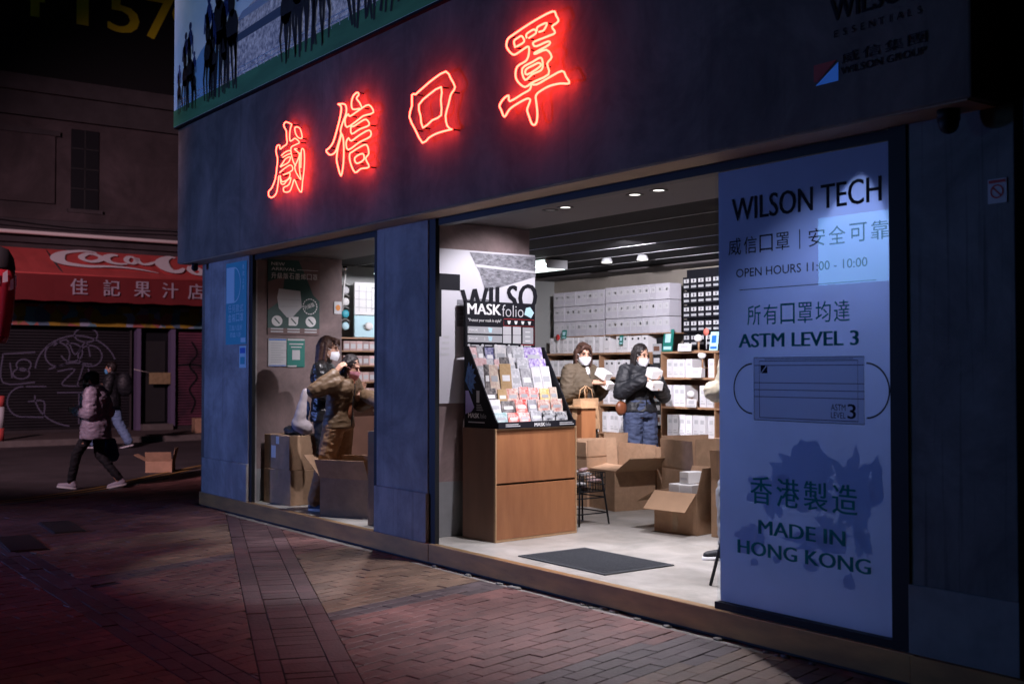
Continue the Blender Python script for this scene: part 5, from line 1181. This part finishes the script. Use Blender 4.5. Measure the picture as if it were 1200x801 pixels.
# hanging drink cup advertisement at the left edge
t = thing('advertising_cup', 'big glossy red drink cup advertisement hanging at the left edge', 'advertisement', (-15, -1.78, 1.9))
CX, CYc = -15.0, -1.86
m = MB(); prof = [(.02, 1.90), (.16, 1.905), (.19, 2.0), (.235, 2.3), (.255, 2.6), (.245, 2.80)]
R = [m.ring((CX, CYc, z), X * r, Yv * r, 28) for r, z in prof]; m.loft(R); m.build('cup_body', mat('red_plastic', (.32, .02, .03), .25, coat=.4), t)
m = MB(); prof = [(.246, 2.80), (.25, 2.83), (.23, 2.95), (.17, 3.06), (.05, 3.11)]
R = [m.ring((CX, CYc, z), X * r, Yv * r, 28) for r, z in prof]; m.loft(R); m.build('cup_lid', M_dark, t)
m = MB()
for k in range(7):
    a = radians(-70 + k * 22); p = V((CX + .262 * cos(a), CYc + .262 * sin(a), 2.66 + .05 * sin(k * 2.1))); d = V((-sin(a), cos(a), 0)); m.add([p - d * .035 - Z * .07, p + d * .035 - Z * .05, p + d * .03 + Z * .09, p - d * .03 + Z * .05], [(0, 1, 2, 3)])
m.build('script_band', M_scriptwhite, t); MB().tube([(CX + .26 * cos(a), CYc + .26 * sin(a), 1.93 + .0 * a) for a in [2 * pi * i / 24 for i in range(25)]], .006, 5, closed=True).build('bottom_rim', M_scriptwhite, t) if False else None
MB().cyl((CX, CYc, 3.1), (CX, CYc, 4.2), .02, n=8).build('hanger', M_black, t)
# the far side of the street, only seen as a reflection in the window
t = thing('opposite_building', 'dark building across the street with one bright shop screen', 'building', (-14, -14.2, 0))
MB().box(-30, 4, -16, -14.3, 0, 9).build('wall', M_dark, t)
MB().box(-15.3, -13.4, -14.3, -14.22, 3.35, 4.75).build('lit_screen', mat('screen_glow', (.1, .3, .6), emit=(.22, .58, 1.0), estr=8), t)
for k in range(3): MB().box(-13.3, -12.9, -14.3, -14.24, .9 + k * .35, 1.1 + k * .35).build('lit_window', mat('window_glow', (.1, .3, .6), emit=(.2, .4, 1.0), estr=2.5), t)
# ------------------------------------------------------------ people
M_skin = mat('skin', (0.52, 0.29, 0.20), 0.5, var=.12, scale=30, world=False)
M_hairblack = mat('hair_black', (0.014, 0.010, 0.010), 0.5, spec=.3, bump=.6, bscale=60, stretch=(1, 1, .12), world=False); M_hairbrown = mat('hair_brown', (0.055, 0.026, 0.018), 0.5, spec=.3, bump=.6, bscale=60, stretch=(1, 1, .12), world=False)
M_eye = mat('eye_dark', (0.012, 0.008, 0.008), 0.2); M_maskw = mat('mask_white', (0.80, 0.80, 0.84), 0.7); M_maskpink = mat('mask_pink', (0.72, 0.30, 0.36), 0.7); M_maskblue = mat('mask_blue', (0.12, 0.40, 0.72), 0.7); M_maskblack = mat('mask_black', (0.015, 0.015, 0.02), 0.7)
def cloth(n, c, var=.1, rough=.8, scale=12, bump=.15, bs=120): return mat(n, c, rough, var=var, scale=scale, bump=bump, bscale=bs, world=False)
def lerp(a, b, t): return V(a) * (1 - t) + V(b) * t
def hand_geo(mb, w, d, n, curl, side, spread=.12, s=1.0):
    """palm, four bent fingers and a thumb; w wrist, d hand direction, n palm normal (side the fingers curl to)"""
    w = V(w); d = V(d).normalized(); n = V(n); n = (n - d * n.dot(d)).normalized(); x = d.cross(n) * side
    for k in range(4):
        a = w + d * .012 + x * (.018 - k * .012); b = w + d * .083 * s + x * (.030 - k * .0195) * s
        mb.cone(a, b, .0155 * s, .0125 * s, 8)
    L = (.040, .046, .043, .033)
    for k in range(4):
        p = w + d * .085 * s + x * (.030 - k * .0195) * s; dd = (d + x * spread * (.9 - k * .6)).normalized(); r = .0095 * s
        for j, f in enumerate((1.0, .72, .55)):
            ang = curl * (.55, .9, .7)[j] * (1 + .12 * k); ax = x * side
            dd = (dd * cos(ang) + n * sin(ang)).normalized() if j == 0 else (dd * cos(ang) + (n - dd * n.dot(dd)).normalized() * sin(ang)).normalized()
            q = p + dd * L[k] * f * s; mb.cone(p, q, r, r * .9, 8); p = q; r *= .9
    p = w + d * .022 * s + x * .022 * s; dd = (d * .65 + x * .62 + n * .35).normalized()
    for f, r in ((.042, .0135), (.030, .0115), (.024, .010)):
        q = p + dd * f * s; mb.cone(p, q, r * s, r * .9 * s, 8); p = q; dd = (dd + d * .35 + n * curl * .35).normalized()

def person(label, loc, rot, J=None, s=1.0, top=None, pants=None, shoes=None, hair='bob', hairm=None, mask=None, hyaw=0, hpitch=0, hroll=0, hands=None, sole=None, sleeve=(.062, .055, .05), torso=(1.0, 1.0), hem=.80, pr=(.098, .074, .062), collar=.07, shirt=None, hat=None, seed=1.0, parted=False, wr=.008, group=None, lod=1.0):
    P = dict(aR=(.09, -.03, .075), aL=(-.09, -.03, .075), kR=(.095, .015, .47), kL=(-.095, .015, .47), hR=(.085, 0, .86), hL=(-.085, 0, .86),
             pelvis=(0, 0, .90), waist=(0, -.005, 1.03), chest=(0, -.01, 1.20), neck=(0, -.02, 1.365), head=(0, .015, 1.495),
             sR=(.165, -.02, 1.315), sL=(-.165, -.02, 1.315), eR=(.215, -.05, 1.06), eL=(-.215, -.05, 1.06), wR=(.20, .06, .84), wL=(-.20, .06, .84), tR=0.0, tL=0.0, pR=0.0, pL=0.0)
    P.update(J or {})
    G = {k: (V(v) * s if isinstance(v, tuple) else v) for k, v in P.items()}
    t = thing('person', label, 'person', loc, radians(rot), group)
    top, pants, shoes, hairm = top or M_skin, pants or M_skin, shoes or M_black, hairm or M_hairblack
    hands = hands or {}
    hd = {}
    for k in 'RL':
        q = hands.get(k, {}); e, w = G['e' + k], G['w' + k]; sd = 1 if k == 'R' else -1
        hd[k] = (V(q.get('d', (w - e))), V(q.get('n', (-sd, 0, 0))), q.get('curl', .35))
    HM = Matrix.Translation(G['head']) @ Matrix.Rotation(radians(hyaw), 4, 'Z') @ Matrix.Rotation(radians(hpitch), 4, 'X') @ Matrix.Rotation(radians(hroll), 4, 'Y')
    # body: one continuous skin
    b = MB(); ax = (G['sR'] - G['sL']).normalized(); hx = (G['hR'] - G['hL']).normalized()
    def el(c, rx, ry, a): up = V((0, 0, 1)); ay = up.cross(a).normalized(); return b.ring(c, a * rx * s, ay * ry * s, 20)
    def torso_rings(kx, ky, lowz, pad=0.0, bl=b):
        C = [(G['pelvis'] + V((0, 0, lowz)), .150, .105, hx), (G['pelvis'], .155, .110, hx), (G['waist'], .128, .092, lerp(hx, ax, .4).normalized()), (lerp(G['waist'], G['chest'], .6), .142, .102, lerp(hx, ax, .7).normalized()), (lerp(G['chest'], G['neck'], .25), .158, .102, ax), (lerp(G['chest'], G['neck'], .68), .142, .082, ax), (lerp(G['chest'], G['neck'], .92), .085, .062, ax)]
        return [el(c, rx * kx + pad, ry * ky + pad, a) for c, rx, ry, a in C]
    b.loft(torso_rings(.95, .95, -.09 * s))
    b.cone(G['chest'] + (G['neck'] - G['chest']) * .7, lerp(G['neck'], G['head'], .55), .052 * s, .048 * s)
    for k in 'RL':
        b.cone(G['s' + k], G['e' + k], .046 * s, .037 * s); b.cone(G['e' + k], G['w' + k], .037 * s, .025 * s)
        hand_geo(b, G['w' + k], hd[k][0], hd[k][1], hd[k][2], 1 if k == 'R' else -1, s=s * .98)
        b.cone(G['h' + k], G['k' + k], .080 * s, .054 * s); b.cone(G['k' + k], G['a' + k], .054 * s, .036 * s)
        a = G['a' + k]; b.cone(a + V((0, -.03, -.035)) * s, a + V((0, .10, -.05)) * s, .03 * s, .022 * s)
    hp_ = MB(); HS = s * .98
    hp_.ell((0, -.012, .022), .073, .092, .098); hp_.ell((0, .018, -.035), .058, .070, .078); hp_.ell((0, .040, -.082), .034, .036, .030)
    hp_.cone((0, .088, .005), (0, .108, -.025), .009, .013); hp_.ell((0, .085, .022), .045, .010, .010)
    for sx in (-1, 1): hp_.ell((sx * .075, -.008, -.012), .010, .020, .030)
    hp_.ell((0, .088, -.058), .022, .009, .008)
    b.add([HM @ (v * HS) for v in hp_.v], hp_.f)
    skin(b, 'body', M_skin, t, .0070 * lod, 2)
    for sx in (-1, 1):
        m = MB(); m.ell((sx * .030, .090, .004), .0125, .006, .006, n=10, m=5); m.xf(HM @ Matrix.Scale(HS, 4)); m.build('eye', M_eye, t, local=True)
        m = MB(); m.tube([(sx * .014, .094, .026), (sx * .030, .096, .030), (sx * .048, .086, .025)], .0032, 5); m.xf(HM @ Matrix.Scale(HS, 4)); m.build('eyebrow', hairm, t, local=True)
    # trousers
    m = MB(); r0, r1, r2 = pr
    bb = b; C = [el(G['pelvis'] + V((0, 0, .10 * s)), .150, .122, hx), el(G['pelvis'], .172, .132, hx), el(G['pelvis'] + V((0, 0, -.08 * s)), .166, .130, hx)]
    m.loft(C)
    for k in 'RL':
        m.cone(G['h' + k], G['k' + k], r0 * s, r1 * s); m.cone(G['k' + k], G['a' + k] + V((0, 0, .035 * s)), r1 * s, r2 * s)
    skin(m, 'trousers', pants, t, .0095 * lod, 4, wr, 9, seed)
    # shoes
    for k in 'RL':
        a = G['a' + k]; yaw = Matrix.Rotation(radians(P['t' + k]), 4, 'Z') @ Matrix.Rotation(radians(P['p' + k]), 4, 'X'); T = Matrix.Translation(a) @ yaw
        m = MB(); m.cone((0, -.045, -.030), (0, .04, -.030), .040, .038); m.cone((0, .04, -.034), (0, .15, -.042), .038, .030); m.cone((0, -.03, -.02), (0, -.025, .02), .040, .038)
        m.v = [T @ (v * s) for v in m.v]
        so = skin(m, 'shoe', shoes, t, .008 * lod, 3)
        m = MB()
        pr_ = [V((.043 * w_, y_, z_)) for y_, w_, z_ in ()]
        R = []
        for z_, g_ in ((-.075, .96), (-.070, 1.0), (-.050, .98)):
            R.append([T @ (V(((.042 + .006 * sin((q_[1] + .09) * 9)) * q_[0] * g_, q_[1], z_)) * s) for q_ in [(cos(2 * pi * i / 20), .05 + .135 * sin(2 * pi * i / 20)) for i in range(20)]])
        m.loft(R); m.build('sole', sole or M_lgrey, so, local=True)
    # upper garment
    m = MB(); kx, ky = torso
    rr = torso_rings(kx, ky, -(.90 - hem) * s, .018)
    rr[0] = el(G['pelvis'] + V((0, 0, -(.90 - hem) * s)), .158 * kx + .02, .112 * ky + .02, hx)
    m.loft(rr)
    for k in 'RL':
        wv = G['w' + k]; ee = G['e' + k]
        m.cone(G['s' + k] + V((0, 0, -.005)), ee, sleeve[0] * s * 1.05, sleeve[1] * s); m.cone(ee, lerp(ee, wv, .90), sleeve[1] * s, sleeve[2] * s)
        m.cone(lerp(G['chest'], G['neck'], .75), G['s' + k], .07 * s, sleeve[0] * s)
    if collar: m.cone(G['neck'] + V((0, -.004, -.05)) * s, lerp(G['neck'], G['head'], .30), collar * s, collar * .92 * s)
    tp = skin(m, 'jacket', top, t, .0095 * lod, 3, wr, 8, seed + 3)
    fr = V((0, 1, 0))
    m = MB(); yy = .112 * ky + .022
    pts_ = [G['pelvis'] + V((0, .118 * ky + .014, -(.90 - hem) * s + .02)), G['pelvis'] + V((0, .124 * ky + .012, 0)), lerp(G['waist'], G['chest'], .6) + V((0, .104 * ky + .024, 0)) * s, lerp(G['chest'], G['neck'], .25) + V((0, .104 * ky + .022, 0)) * s, lerp(G['chest'], G['neck'], .68) + V((0, .082 * ky + .022, 0)) * s]
    m.tube(pts_, .006, 5); m.build('zip', M_black, tp, local=True)
    if shirt:
        m = MB(); q = lerp(G['chest'], G['neck'], .35); m.ell(q + V((0, .070 * ky + .02, .03)), .036, .034, .085); m.ell(G['waist'] + V((0, .09 * ky + .016, .02)), .045, .035, .13); m.build('shirt', shirt, t, local=True)
    # hair
    m = MB(); e = m.ell
    e((0, -.022, .030), .083, .098, .100)
    if not parted: e((0, .040, .090), .058, .045, .024)
    if hair in ('long', 'bob'):
        zl = -.34 if hair == 'long' else -.135
        for sx in (-1, 1):
            m.cone((sx * .072, .000, .04), (sx * .084, .004, -.06), .022, .018); m.cone((sx * .084, .004, -.06), (sx * (.080 if hair == 'bob' else .088), .012, zl), .020, .012)
            m.cone((sx * .060, -.045, .02), (sx * .066, -.05, zl - .01), .04, .028)
            if not parted: m.cone((sx * .035, .082, .085), (sx * .055, .088, .045), .020, .012)
        m.cone((0, -.075, .02), (0, -.088, zl), .055, .036)
        if not parted: m.cone((-.03, .084, .088), (.03, .086, .088), .018, .018)
        for i in range(0 if parted else 5): m.cone((-.032 + .016 * i, .088, .090), (-.034 + .017 * i, .095, .058 + .006 * (i % 2)), .010, .005)
    if hair == 'short': e((0, .03, .07), .07, .06, .045); e((0, -.05, -.02), .07, .055, .06)
    if hair == 'tied': m.cone((0, -.09, -.02), (0, -.13, -.14), .03, .018); e((0, -.06, -.02), .068, .05, .06)
    m.v = [HM @ (v * HS) for v in m.v]
    skin(m, 'hair', hairm, t, .0058 * lod, 1, .0035, 40, seed)
    if hat:
        m = MB(); m.ell((0, -.015, .055), .094, .112, .078); m.v = [v if v.z > .03 else V((v.x, v.y, .03 + (v.z - .03) * .15)) for v in m.v]
        m.xf(HM @ Matrix.Scale(HS, 4)); h_ = m.build('cap', hat, t, local=True)
        m = MB(); R = []
        for yy_, ww in ((.06, .075), (.12, .07), (.165, .04)): R.append([V((ww * cos(a), yy_, .045 - (yy_ - .06) * .15 + .006 * sin(a))) for a in [2 * pi * i / 12 for i in range(12)]])
        m.loft(R); m.xf(HM @ Matrix.Scale(HS, 4)); m.build('cap_brim', hat, h_, local=True)
    if mask:
        m = MB(); nu, nv = 15, 8; out = []
        for off in (0, .004):
            for j in range(nv):
                for i in range(nu):
                    a = radians(-72 + 144 * i / (nu - 1)); vz = j / (nv - 1); z = -.116 + .100 * vz
                    bul = (1 - abs(a) / 1.5) * .014 * sin(pi * min(1, vz * 1.05)); taper = 1 - .30 * (1 - vz) ** 2
                    out.append(V(((.070 + off + bul * .4) * sin(a) * taper, .030 + (.080 + off + bul) * cos(a) - .012 * (1 - vz), z + .012 * abs(sin(a)) * (1 - 2 * vz))))
        fs = []; N_ = nu * nv
        for o_ in (0, N_):
            for j in range(nv - 1):
                for i in range(nu - 1):
                    q = (o_ + j * nu + i, o_ + j * nu + i + 1, o_ + (j + 1) * nu + i + 1, o_ + (j + 1) * nu + i); fs.append(q if o_ else q[::-1])
        m.add(out, fs, 0, True)
        m.xf(HM @ Matrix.Scale(HS, 4)); mo = m.build('face_mask', mask, t, local=True)
        for sx in (-1, 1):
            m = MB(); m.tube([(sx * .064, .052, -.01), (sx * .076, .01, .008), (sx * .084, -.012, .0), (sx * .078, .008, -.045), (sx * .058, .045, -.085)], .0022, 5); m.xf(HM @ Matrix.Scale(HS, 4)); m.build('ear_loop', mask, mo, local=True)
    return t, HM

brown = cloth('jacket_brown', (0.14, 0.085, 0.045), .08, .5); olive = cloth('coat_olive', (0.10, 0.072, 0.045)); blk = cloth('jacket_black', (0.012, 0.013, 0.018), .3, .6); denim = cloth('denim', (0.055, 0.075, 0.15), .35)
tanp = cloth('trousers_tan', (0.36, 0.20, 0.10)); lightdenim = cloth('denim_light', (0.16, 0.25, 0.42), .3); lilac = cloth('jacket_pale', (0.33, 0.29, 0.36), .12, .5); blackp = cloth('leggings_black', (0.010, 0.010, 0.014)); greyp = cloth('trousers_grey', (0.22, 0.22, 0.23)); sweat = cloth('sweater_rust', (0.26, 0.085, 0.035)); leather = cloth('leather_black', (0.012, 0.011, 0.012), .2, .3)
whitet = cloth('tee_white', (.7, .7, .7)); sneak = cloth('sneaker_white', (.55, .52, .6), .1, .5); sneakb = cloth('sneaker_navy', (.06, .08, .16), .6, .5, 20); palet = cloth('sweatshirt_pale', (.34, .38, .50), .15)

# woman in the brown puffer jacket, hand raised to her ear
person('woman in brown puffer jacket and tan trousers raising one hand to her ear', (-10.40, .40, .15), -60,
       dict(aR=(.08, -.16, .075), aL=(-.09, -.08, .075), kR=(.10, -.03, .47), kL=(-.09, .04, .47), hR=(.085, .06, .86), hL=(-.085, .06, .86), pelvis=(0, .06, .90), waist=(0, .07, 1.02), chest=(0, .10, 1.19), neck=(0, .15, 1.345), head=(0, .21, 1.46),
            sR=(.17, .12, 1.30), sL=(-.165, .13, 1.30), eR=(.30, -.03, 1.22), wR=(.165, .13, 1.40), eL=(-.20, .20, 1.07), wL=(-.10, .42, 1.15)),
       s=1.0, top=brown, pants=tanp, shoes=sneakb, hair='bob', parted=True, mask=M_maskpink, hyaw=-8, hpitch=-18, hands=dict(R=dict(d=(-.3, .5, .8), n=(-.8, .3, -.2), curl=.7), L=dict(d=(.3, 1, .25), n=(.6, 0, -.8), curl=.9)), sleeve=(.080, .078, .058), torso=(1.12, 1.15), hem=.84, pr=(.112, .092, .078), shirt=sweat, wr=.006, seed=2)
# woman with long hair and black jacket behind her
person('woman with long dark hair, white mask and black leather jacket by the poster', (-10.97, .60, .15), -40,
       dict(head=(0, .03, 1.505), eR=(.21, .02, 1.07), wR=(.10, .22, 1.10), eL=(-.20, .05, 1.08), wL=(-.08, .28, 1.12)),
       s=1.10, top=leather, pants=blackp, shoes=M_black, hair='long', hairm=M_hairbrown, mask=M_maskw, hyaw=-6, hpitch=-6, sleeve=(.07, .062, .052), torso=(1.08, 1.1), wr=.007, seed=5)
# third customer, mostly behind the column
person('woman with long black hair mostly hidden behind the left column', (-9.80, .80, .15), 118,
       dict(eR=(.20, .04, 1.08), wR=(.06, .36, 1.13), eL=(-.20, .04, 1.08), wL=(-.02, .38, 1.16), head=(0, .06, 1.48)), s=1.02, top=brown, pants=blackp, hair='long', mask=M_maskw, hyaw=10, hpitch=-22, hands=dict(R=dict(d=(-.2, 1, .1), n=(-.7, 0, -.6), curl=.8), L=dict(d=(.2, 1, .1), n=(.7, 0, -.6), curl=.8)), sleeve=(.08, .075, .06), torso=(1.15, 1.15), wr=.01, seed=9, lod=1.4)
# woman in olive coat
person('woman in olive brown coat with shoulder length hair and white mask holding white boxes', (-9.90, 3.28, .15), -88,
       dict(eR=(.22, -.01, 1.06), wR=(.10, .24, 1.20), eL=(-.22, .02, 1.07), wL=(-.09, .26, 1.16), head=(0, .02, 1.495)), s=1.075, top=olive, pants=olive, shoes=M_black, hair='bob', hairm=M_hairbrown, mask=M_maskw, hyaw=-22, hpitch=-6, hands=dict(R=dict(d=(-.75, .6, .0), n=(-.3, .5, .3), curl=.5), L=dict(d=(.8, .5, 0), n=(.1, .6, .5), curl=.5)), sleeve=(.076, .072, .060), torso=(1.1, 1.1), hem=.70, shirt=whitet, wr=.009, seed=12)
# woman in black jacket and jeans
person('woman in black jacket and blue jeans holding a white box to her chest', (-9.74, 4.02, .15), -104,
       dict(eR=(.25, .02, 1.08), wR=(.08, .25, 1.24), eL=(-.26, .05, 1.05), wL=(-.07, .27, 1.14), head=(0, .02, 1.49)), s=1.075, top=blk, pants=denim, shoes=M_black, hair='bob', parted=True, mask=M_maskw, hyaw=12, hpitch=-10, hands=dict(R=dict(d=(-.8, .5, .1), n=(-.1, .6, .3), curl=.35), L=dict(d=(.9, .4, .1), n=(0, .6, .5), curl=.45)), sleeve=(.080, .080, .060), torso=(1.1, 1.1), hem=.88, pr=(.108, .098, .095), collar=.082, wr=.010, seed=17)
# customer behind the window sign
person('person in pale sweatshirt and grey trousers mostly hidden behind the window sign', (-5.93, 1.62, .15), 150,
       dict(aR=(.09, -.02, .075), aL=(-.09, .20, .075), kL=(-.09, .20, .49), eR=(.21, -.03, 1.08), wR=(.19, .04, .86), wL=(-.18, .02, .86)), s=1.06, top=palet, pants=greyp, shoes=blk, sole=M_whiteplain, hair='short', mask=M_maskw, sleeve=(.078, .072, .056), torso=(1.1, 1.2), pr=(.10, .078, .062), wr=.008, seed=21, lod=1.3)
# passers-by in the side street
person('woman walking left in pale padded jacket, black cap, leggings and white sneakers', (-15.55, -.45, -.005), 143.5,
       dict(aR=(.06, -.30, .10), aL=(-.06, .30, .080), kR=(.08, -.02, .46), kL=(-.08, .22, .47), hR=(.085, 0, .83), hL=(-.085, 0, .83), pelvis=(0, 0, .87), waist=(0, .01, .99), chest=(0, .015, 1.16), neck=(0, .03, 1.31), head=(0, .07, 1.435), sR=(.16, .0, 1.27), sL=(-.16, .02, 1.27), eR=(.21, -.08, 1.02), wR=(.16, .16, 1.03), eL=(-.21, .0, 1.01), wL=(-.12, .22, 1.04), pR=-12, pL=6),
       top=lilac, pants=blackp, shoes=sneak, sole=M_whiteplain, hair='short', mask=M_maskblack, hpitch=-12, hat=blk, hands=dict(R=dict(d=(-.4, .9, .1), n=(-1, 0, 0), curl=.8)), sleeve=(.098, .095, .07), torso=(1.35, 1.55), hem=.70, pr=(.088, .062, .05), wr=.009, collar=.085, seed=25, lod=1.2)
person('man walking left in black jacket and light jeans with a blue mask', (-23.5, 2.2, -.008), 143.5,
       dict(aR=(.07, -.30, .10), aL=(-.07, .30, .08), kR=(.08, -.10, .48), kL=(-.08, .20, .48), eR=(.21, -.08, 1.06), wR=(.12, .16, 1.12), eL=(-.20, .02, 1.07), wL=(-.08, .24, 1.14), pR=-14), s=1.09, top=blk, pants=lightdenim, shoes=M_black, hair='short', mask=M_maskblue, sleeve=(.085, .08, .065), torso=(1.2, 1.25), hem=.78, pr=(.11, .088, .078), wr=.012, seed=31, lod=1.5)

# ---- things people carry
def soft(name, label, cat, geo, mt, loc, wr=.006, vox=.012, extra=None, group=None):
    t = thing(name, label, cat, loc, 0, group); m = MB(); geo(m); inv = BASE[t.name].inverted(); m.v = [inv @ v for v in m.v]
    skin(m, 'bag_body', mt, t, vox, 3, wr, 9, 4)
    if extra: extra(t)
    return t
RV = V((.5945, .8041, 0)); FV = V((-.8041, .5945, 0))
def at(p, r, f, z): return V(p) + RV * r + FV * f + Z * z
# boxes held by the two women
def held(lab, c, rz, tilt, w, d, h):
    t = thing('product_box', lab, 'product box', c, radians(rz)); M_ = Matrix.Rotation(radians(tilt), 4, 'X')
    bevel(MB().box(-w / 2, w / 2, -d / 2, d / 2, -h / 2, h / 2, M=M_).build('box_body', M_white, t, local=True), .003, 1)
    MB().box(-w * .35, w * .2, -d / 2 - .0012, -d / 2, -h * .1, h * .1, M=M_).build('printed_band', M_greyprint, t, local=True); return t
held('white mask box held by the woman in the olive coat, upper one', (-9.56, 3.30, 1.53), -80, -28, .11, .15, .085)
held('grey white mask box held by the woman in the olive coat, lower one', (-9.55, 3.33, 1.425), -80, -28, .11, .15, .08)
held('white box with green edge hugged by the woman in the black jacket', (-9.42, 3.94, 1.54), -100, -20, .14, .13, .10)
held('grey box hugged under the white box by the woman in the black jacket', (-9.41, 3.94, 1.41), -100, -20, .14, .13, .095)
t = thing('paper_bag', 'brown kraft paper shopping bag hanging from the arm of the woman in olive', 'paper bag', (-9.6, 3.1, .93))
m = MB(); c = V((-9.58, 3.06, 0)); T = Matrix.Translation(c) @ Matrix.Rotation(radians(12), 4, 'Z')
P_ = [(-.08, -.155, .93), (.08, -.155, .93), (.08, .155, .93), (-.08, .155, .93), (-.05, -.16, 1.262), (.05, -.16, 1.265), (.045, .16, 1.26), (-.05, .155, 1.255), (.092, 0, 1.09), (0, .168, 1.1), (0, -.168, 1.1)]
m.add([T @ V(q) for q in P_], [(3, 2, 1, 0), (0, 1, 10), (1, 5, 10), (5, 4, 10), (4, 0, 10), (2, 3, 9), (3, 7, 9), (7, 6, 9), (6, 2, 9), (3, 0, 4, 7), (1, 2, 8), (2, 6, 8), (6, 5, 8), (5, 1, 8), (4, 5, 6, 7)])
m.build('bag_body', M_paperbag, t); MB().box(.046, .054, -.16, .16, 1.20, 1.268, M=T).build('bag_fold', M_paperbag, t)
for xx in (-.045, .05): MB().tube([T @ V(q) for q in ((xx, -.07, 1.25), (xx * .6, -.06, 1.36), (xx * .2, 0, 1.40), (xx * .6, .06, 1.36), (xx, .07, 1.25))], .006, 6).build('handle', M_paperbag, t)
# small brown pouch on the woman in black
soft('shoulder_bag', 'small brown leather pouch at the hip of the woman in the black jacket', 'bag', lambda m: m.ell((-9.78, 3.76, 1.14), .05, .08, .09), cloth('pouch_brown', (.22, .07, .03), .2, .4), (-9.78, 3.76, 1.05), .002)
# tote bags in the left opening
def tote(m):
    m.cone((-10.72, .24, 1.36), (-10.78, .20, 1.02), .03, .075); m.cone((-10.78, .20, 1.02), (-10.74, .26, .98), .08, .08)
soft('tote_bag', 'pale grey tote bag behind the elbow of the woman in brown', 'tote bag', tote, cloth('tote_pale', (.42, .36, .38), .15), (-10.75, .2, 1.0), .004)
soft('tote_bag', 'navy blue cloth bag hanging beside the carton stack', 'tote bag', lambda m: (m.cone((-11.02, .40, 1.36), (-11.08, .34, .98), .02, .07), m.cone((-11.05, .42, 1.2), (-11.12, .38, .98), .04, .07)), cloth('tote_navy', (.012, .03, .12), .2), (-11.05, .38, .95), .008,
     extra=lambda t: MB().ell((-11.015, .30, 1.17), .022, .01, .028, n=8, m=5).build('emblem', M_palecyan, t))
soft('black_bag', 'black soft bag lying on top of the upper carton', 'bag', lambda m: (m.ell((-11.22, .36, .93), .15, .10, .05), m.ell((-11.08, .38, .96), .10, .09, .07)), blk, (-11.2, .36, .885), .012)
soft('tote_bag', 'pale beige shoulder bag beside the window sign edge', 'tote bag', lambda m: (m.cone((-5.80, 1.20, 1.80), (-5.78, 1.14, 1.42), .012, .05), m.cone((-5.83, 1.12, 1.42), (-5.74, 1.18, 1.40), .075, .075)), cloth('tote_beige', (.55, .48, .34), .15), (-5.8, 1.2, 1.35), .008)
# phone in the hand of the woman in brown
t = thing('phone', 'small pale phone held between the two women at the counter', 'phone', (-9.93, .62, 1.33)); MB().box(-.035, .035, -.004, .004, -.06, .06, M=Matrix.Rotation(radians(35), 4, 'Y')).build('phone_body', M_lgrey, t, local=True)
# bags of the passers-by
wl = (-15.55, -.45, 0)
soft('shopping_bag', 'blue shopping bag carried low by the woman in the pale jacket', 'bag', lambda m: (m.cone(at(wl, .05, .30, .62), at(wl, .03, .30, .42), .06, .11), m.cone(at(wl, .12, .30, .60), at(wl, .12, .30, .42), .05, .09)), cloth('bag_blue', (.01, .05, .22), .2), (-15.6, -.3, .35), .008)
wm = (-23.5, 2.2, 0)
soft('backpack', 'black backpack on the back of the man in the black jacket', 'backpack', lambda m: (m.ell(at(wm, .26, 0, 1.30), .15, .16, .24), m.ell(at(wm, .32, 0, 1.22), .10, .12, .15)), blk, (-23.3, 2.4, 1.1), .008, .02)

bpy.data.scenes.remove(TS)
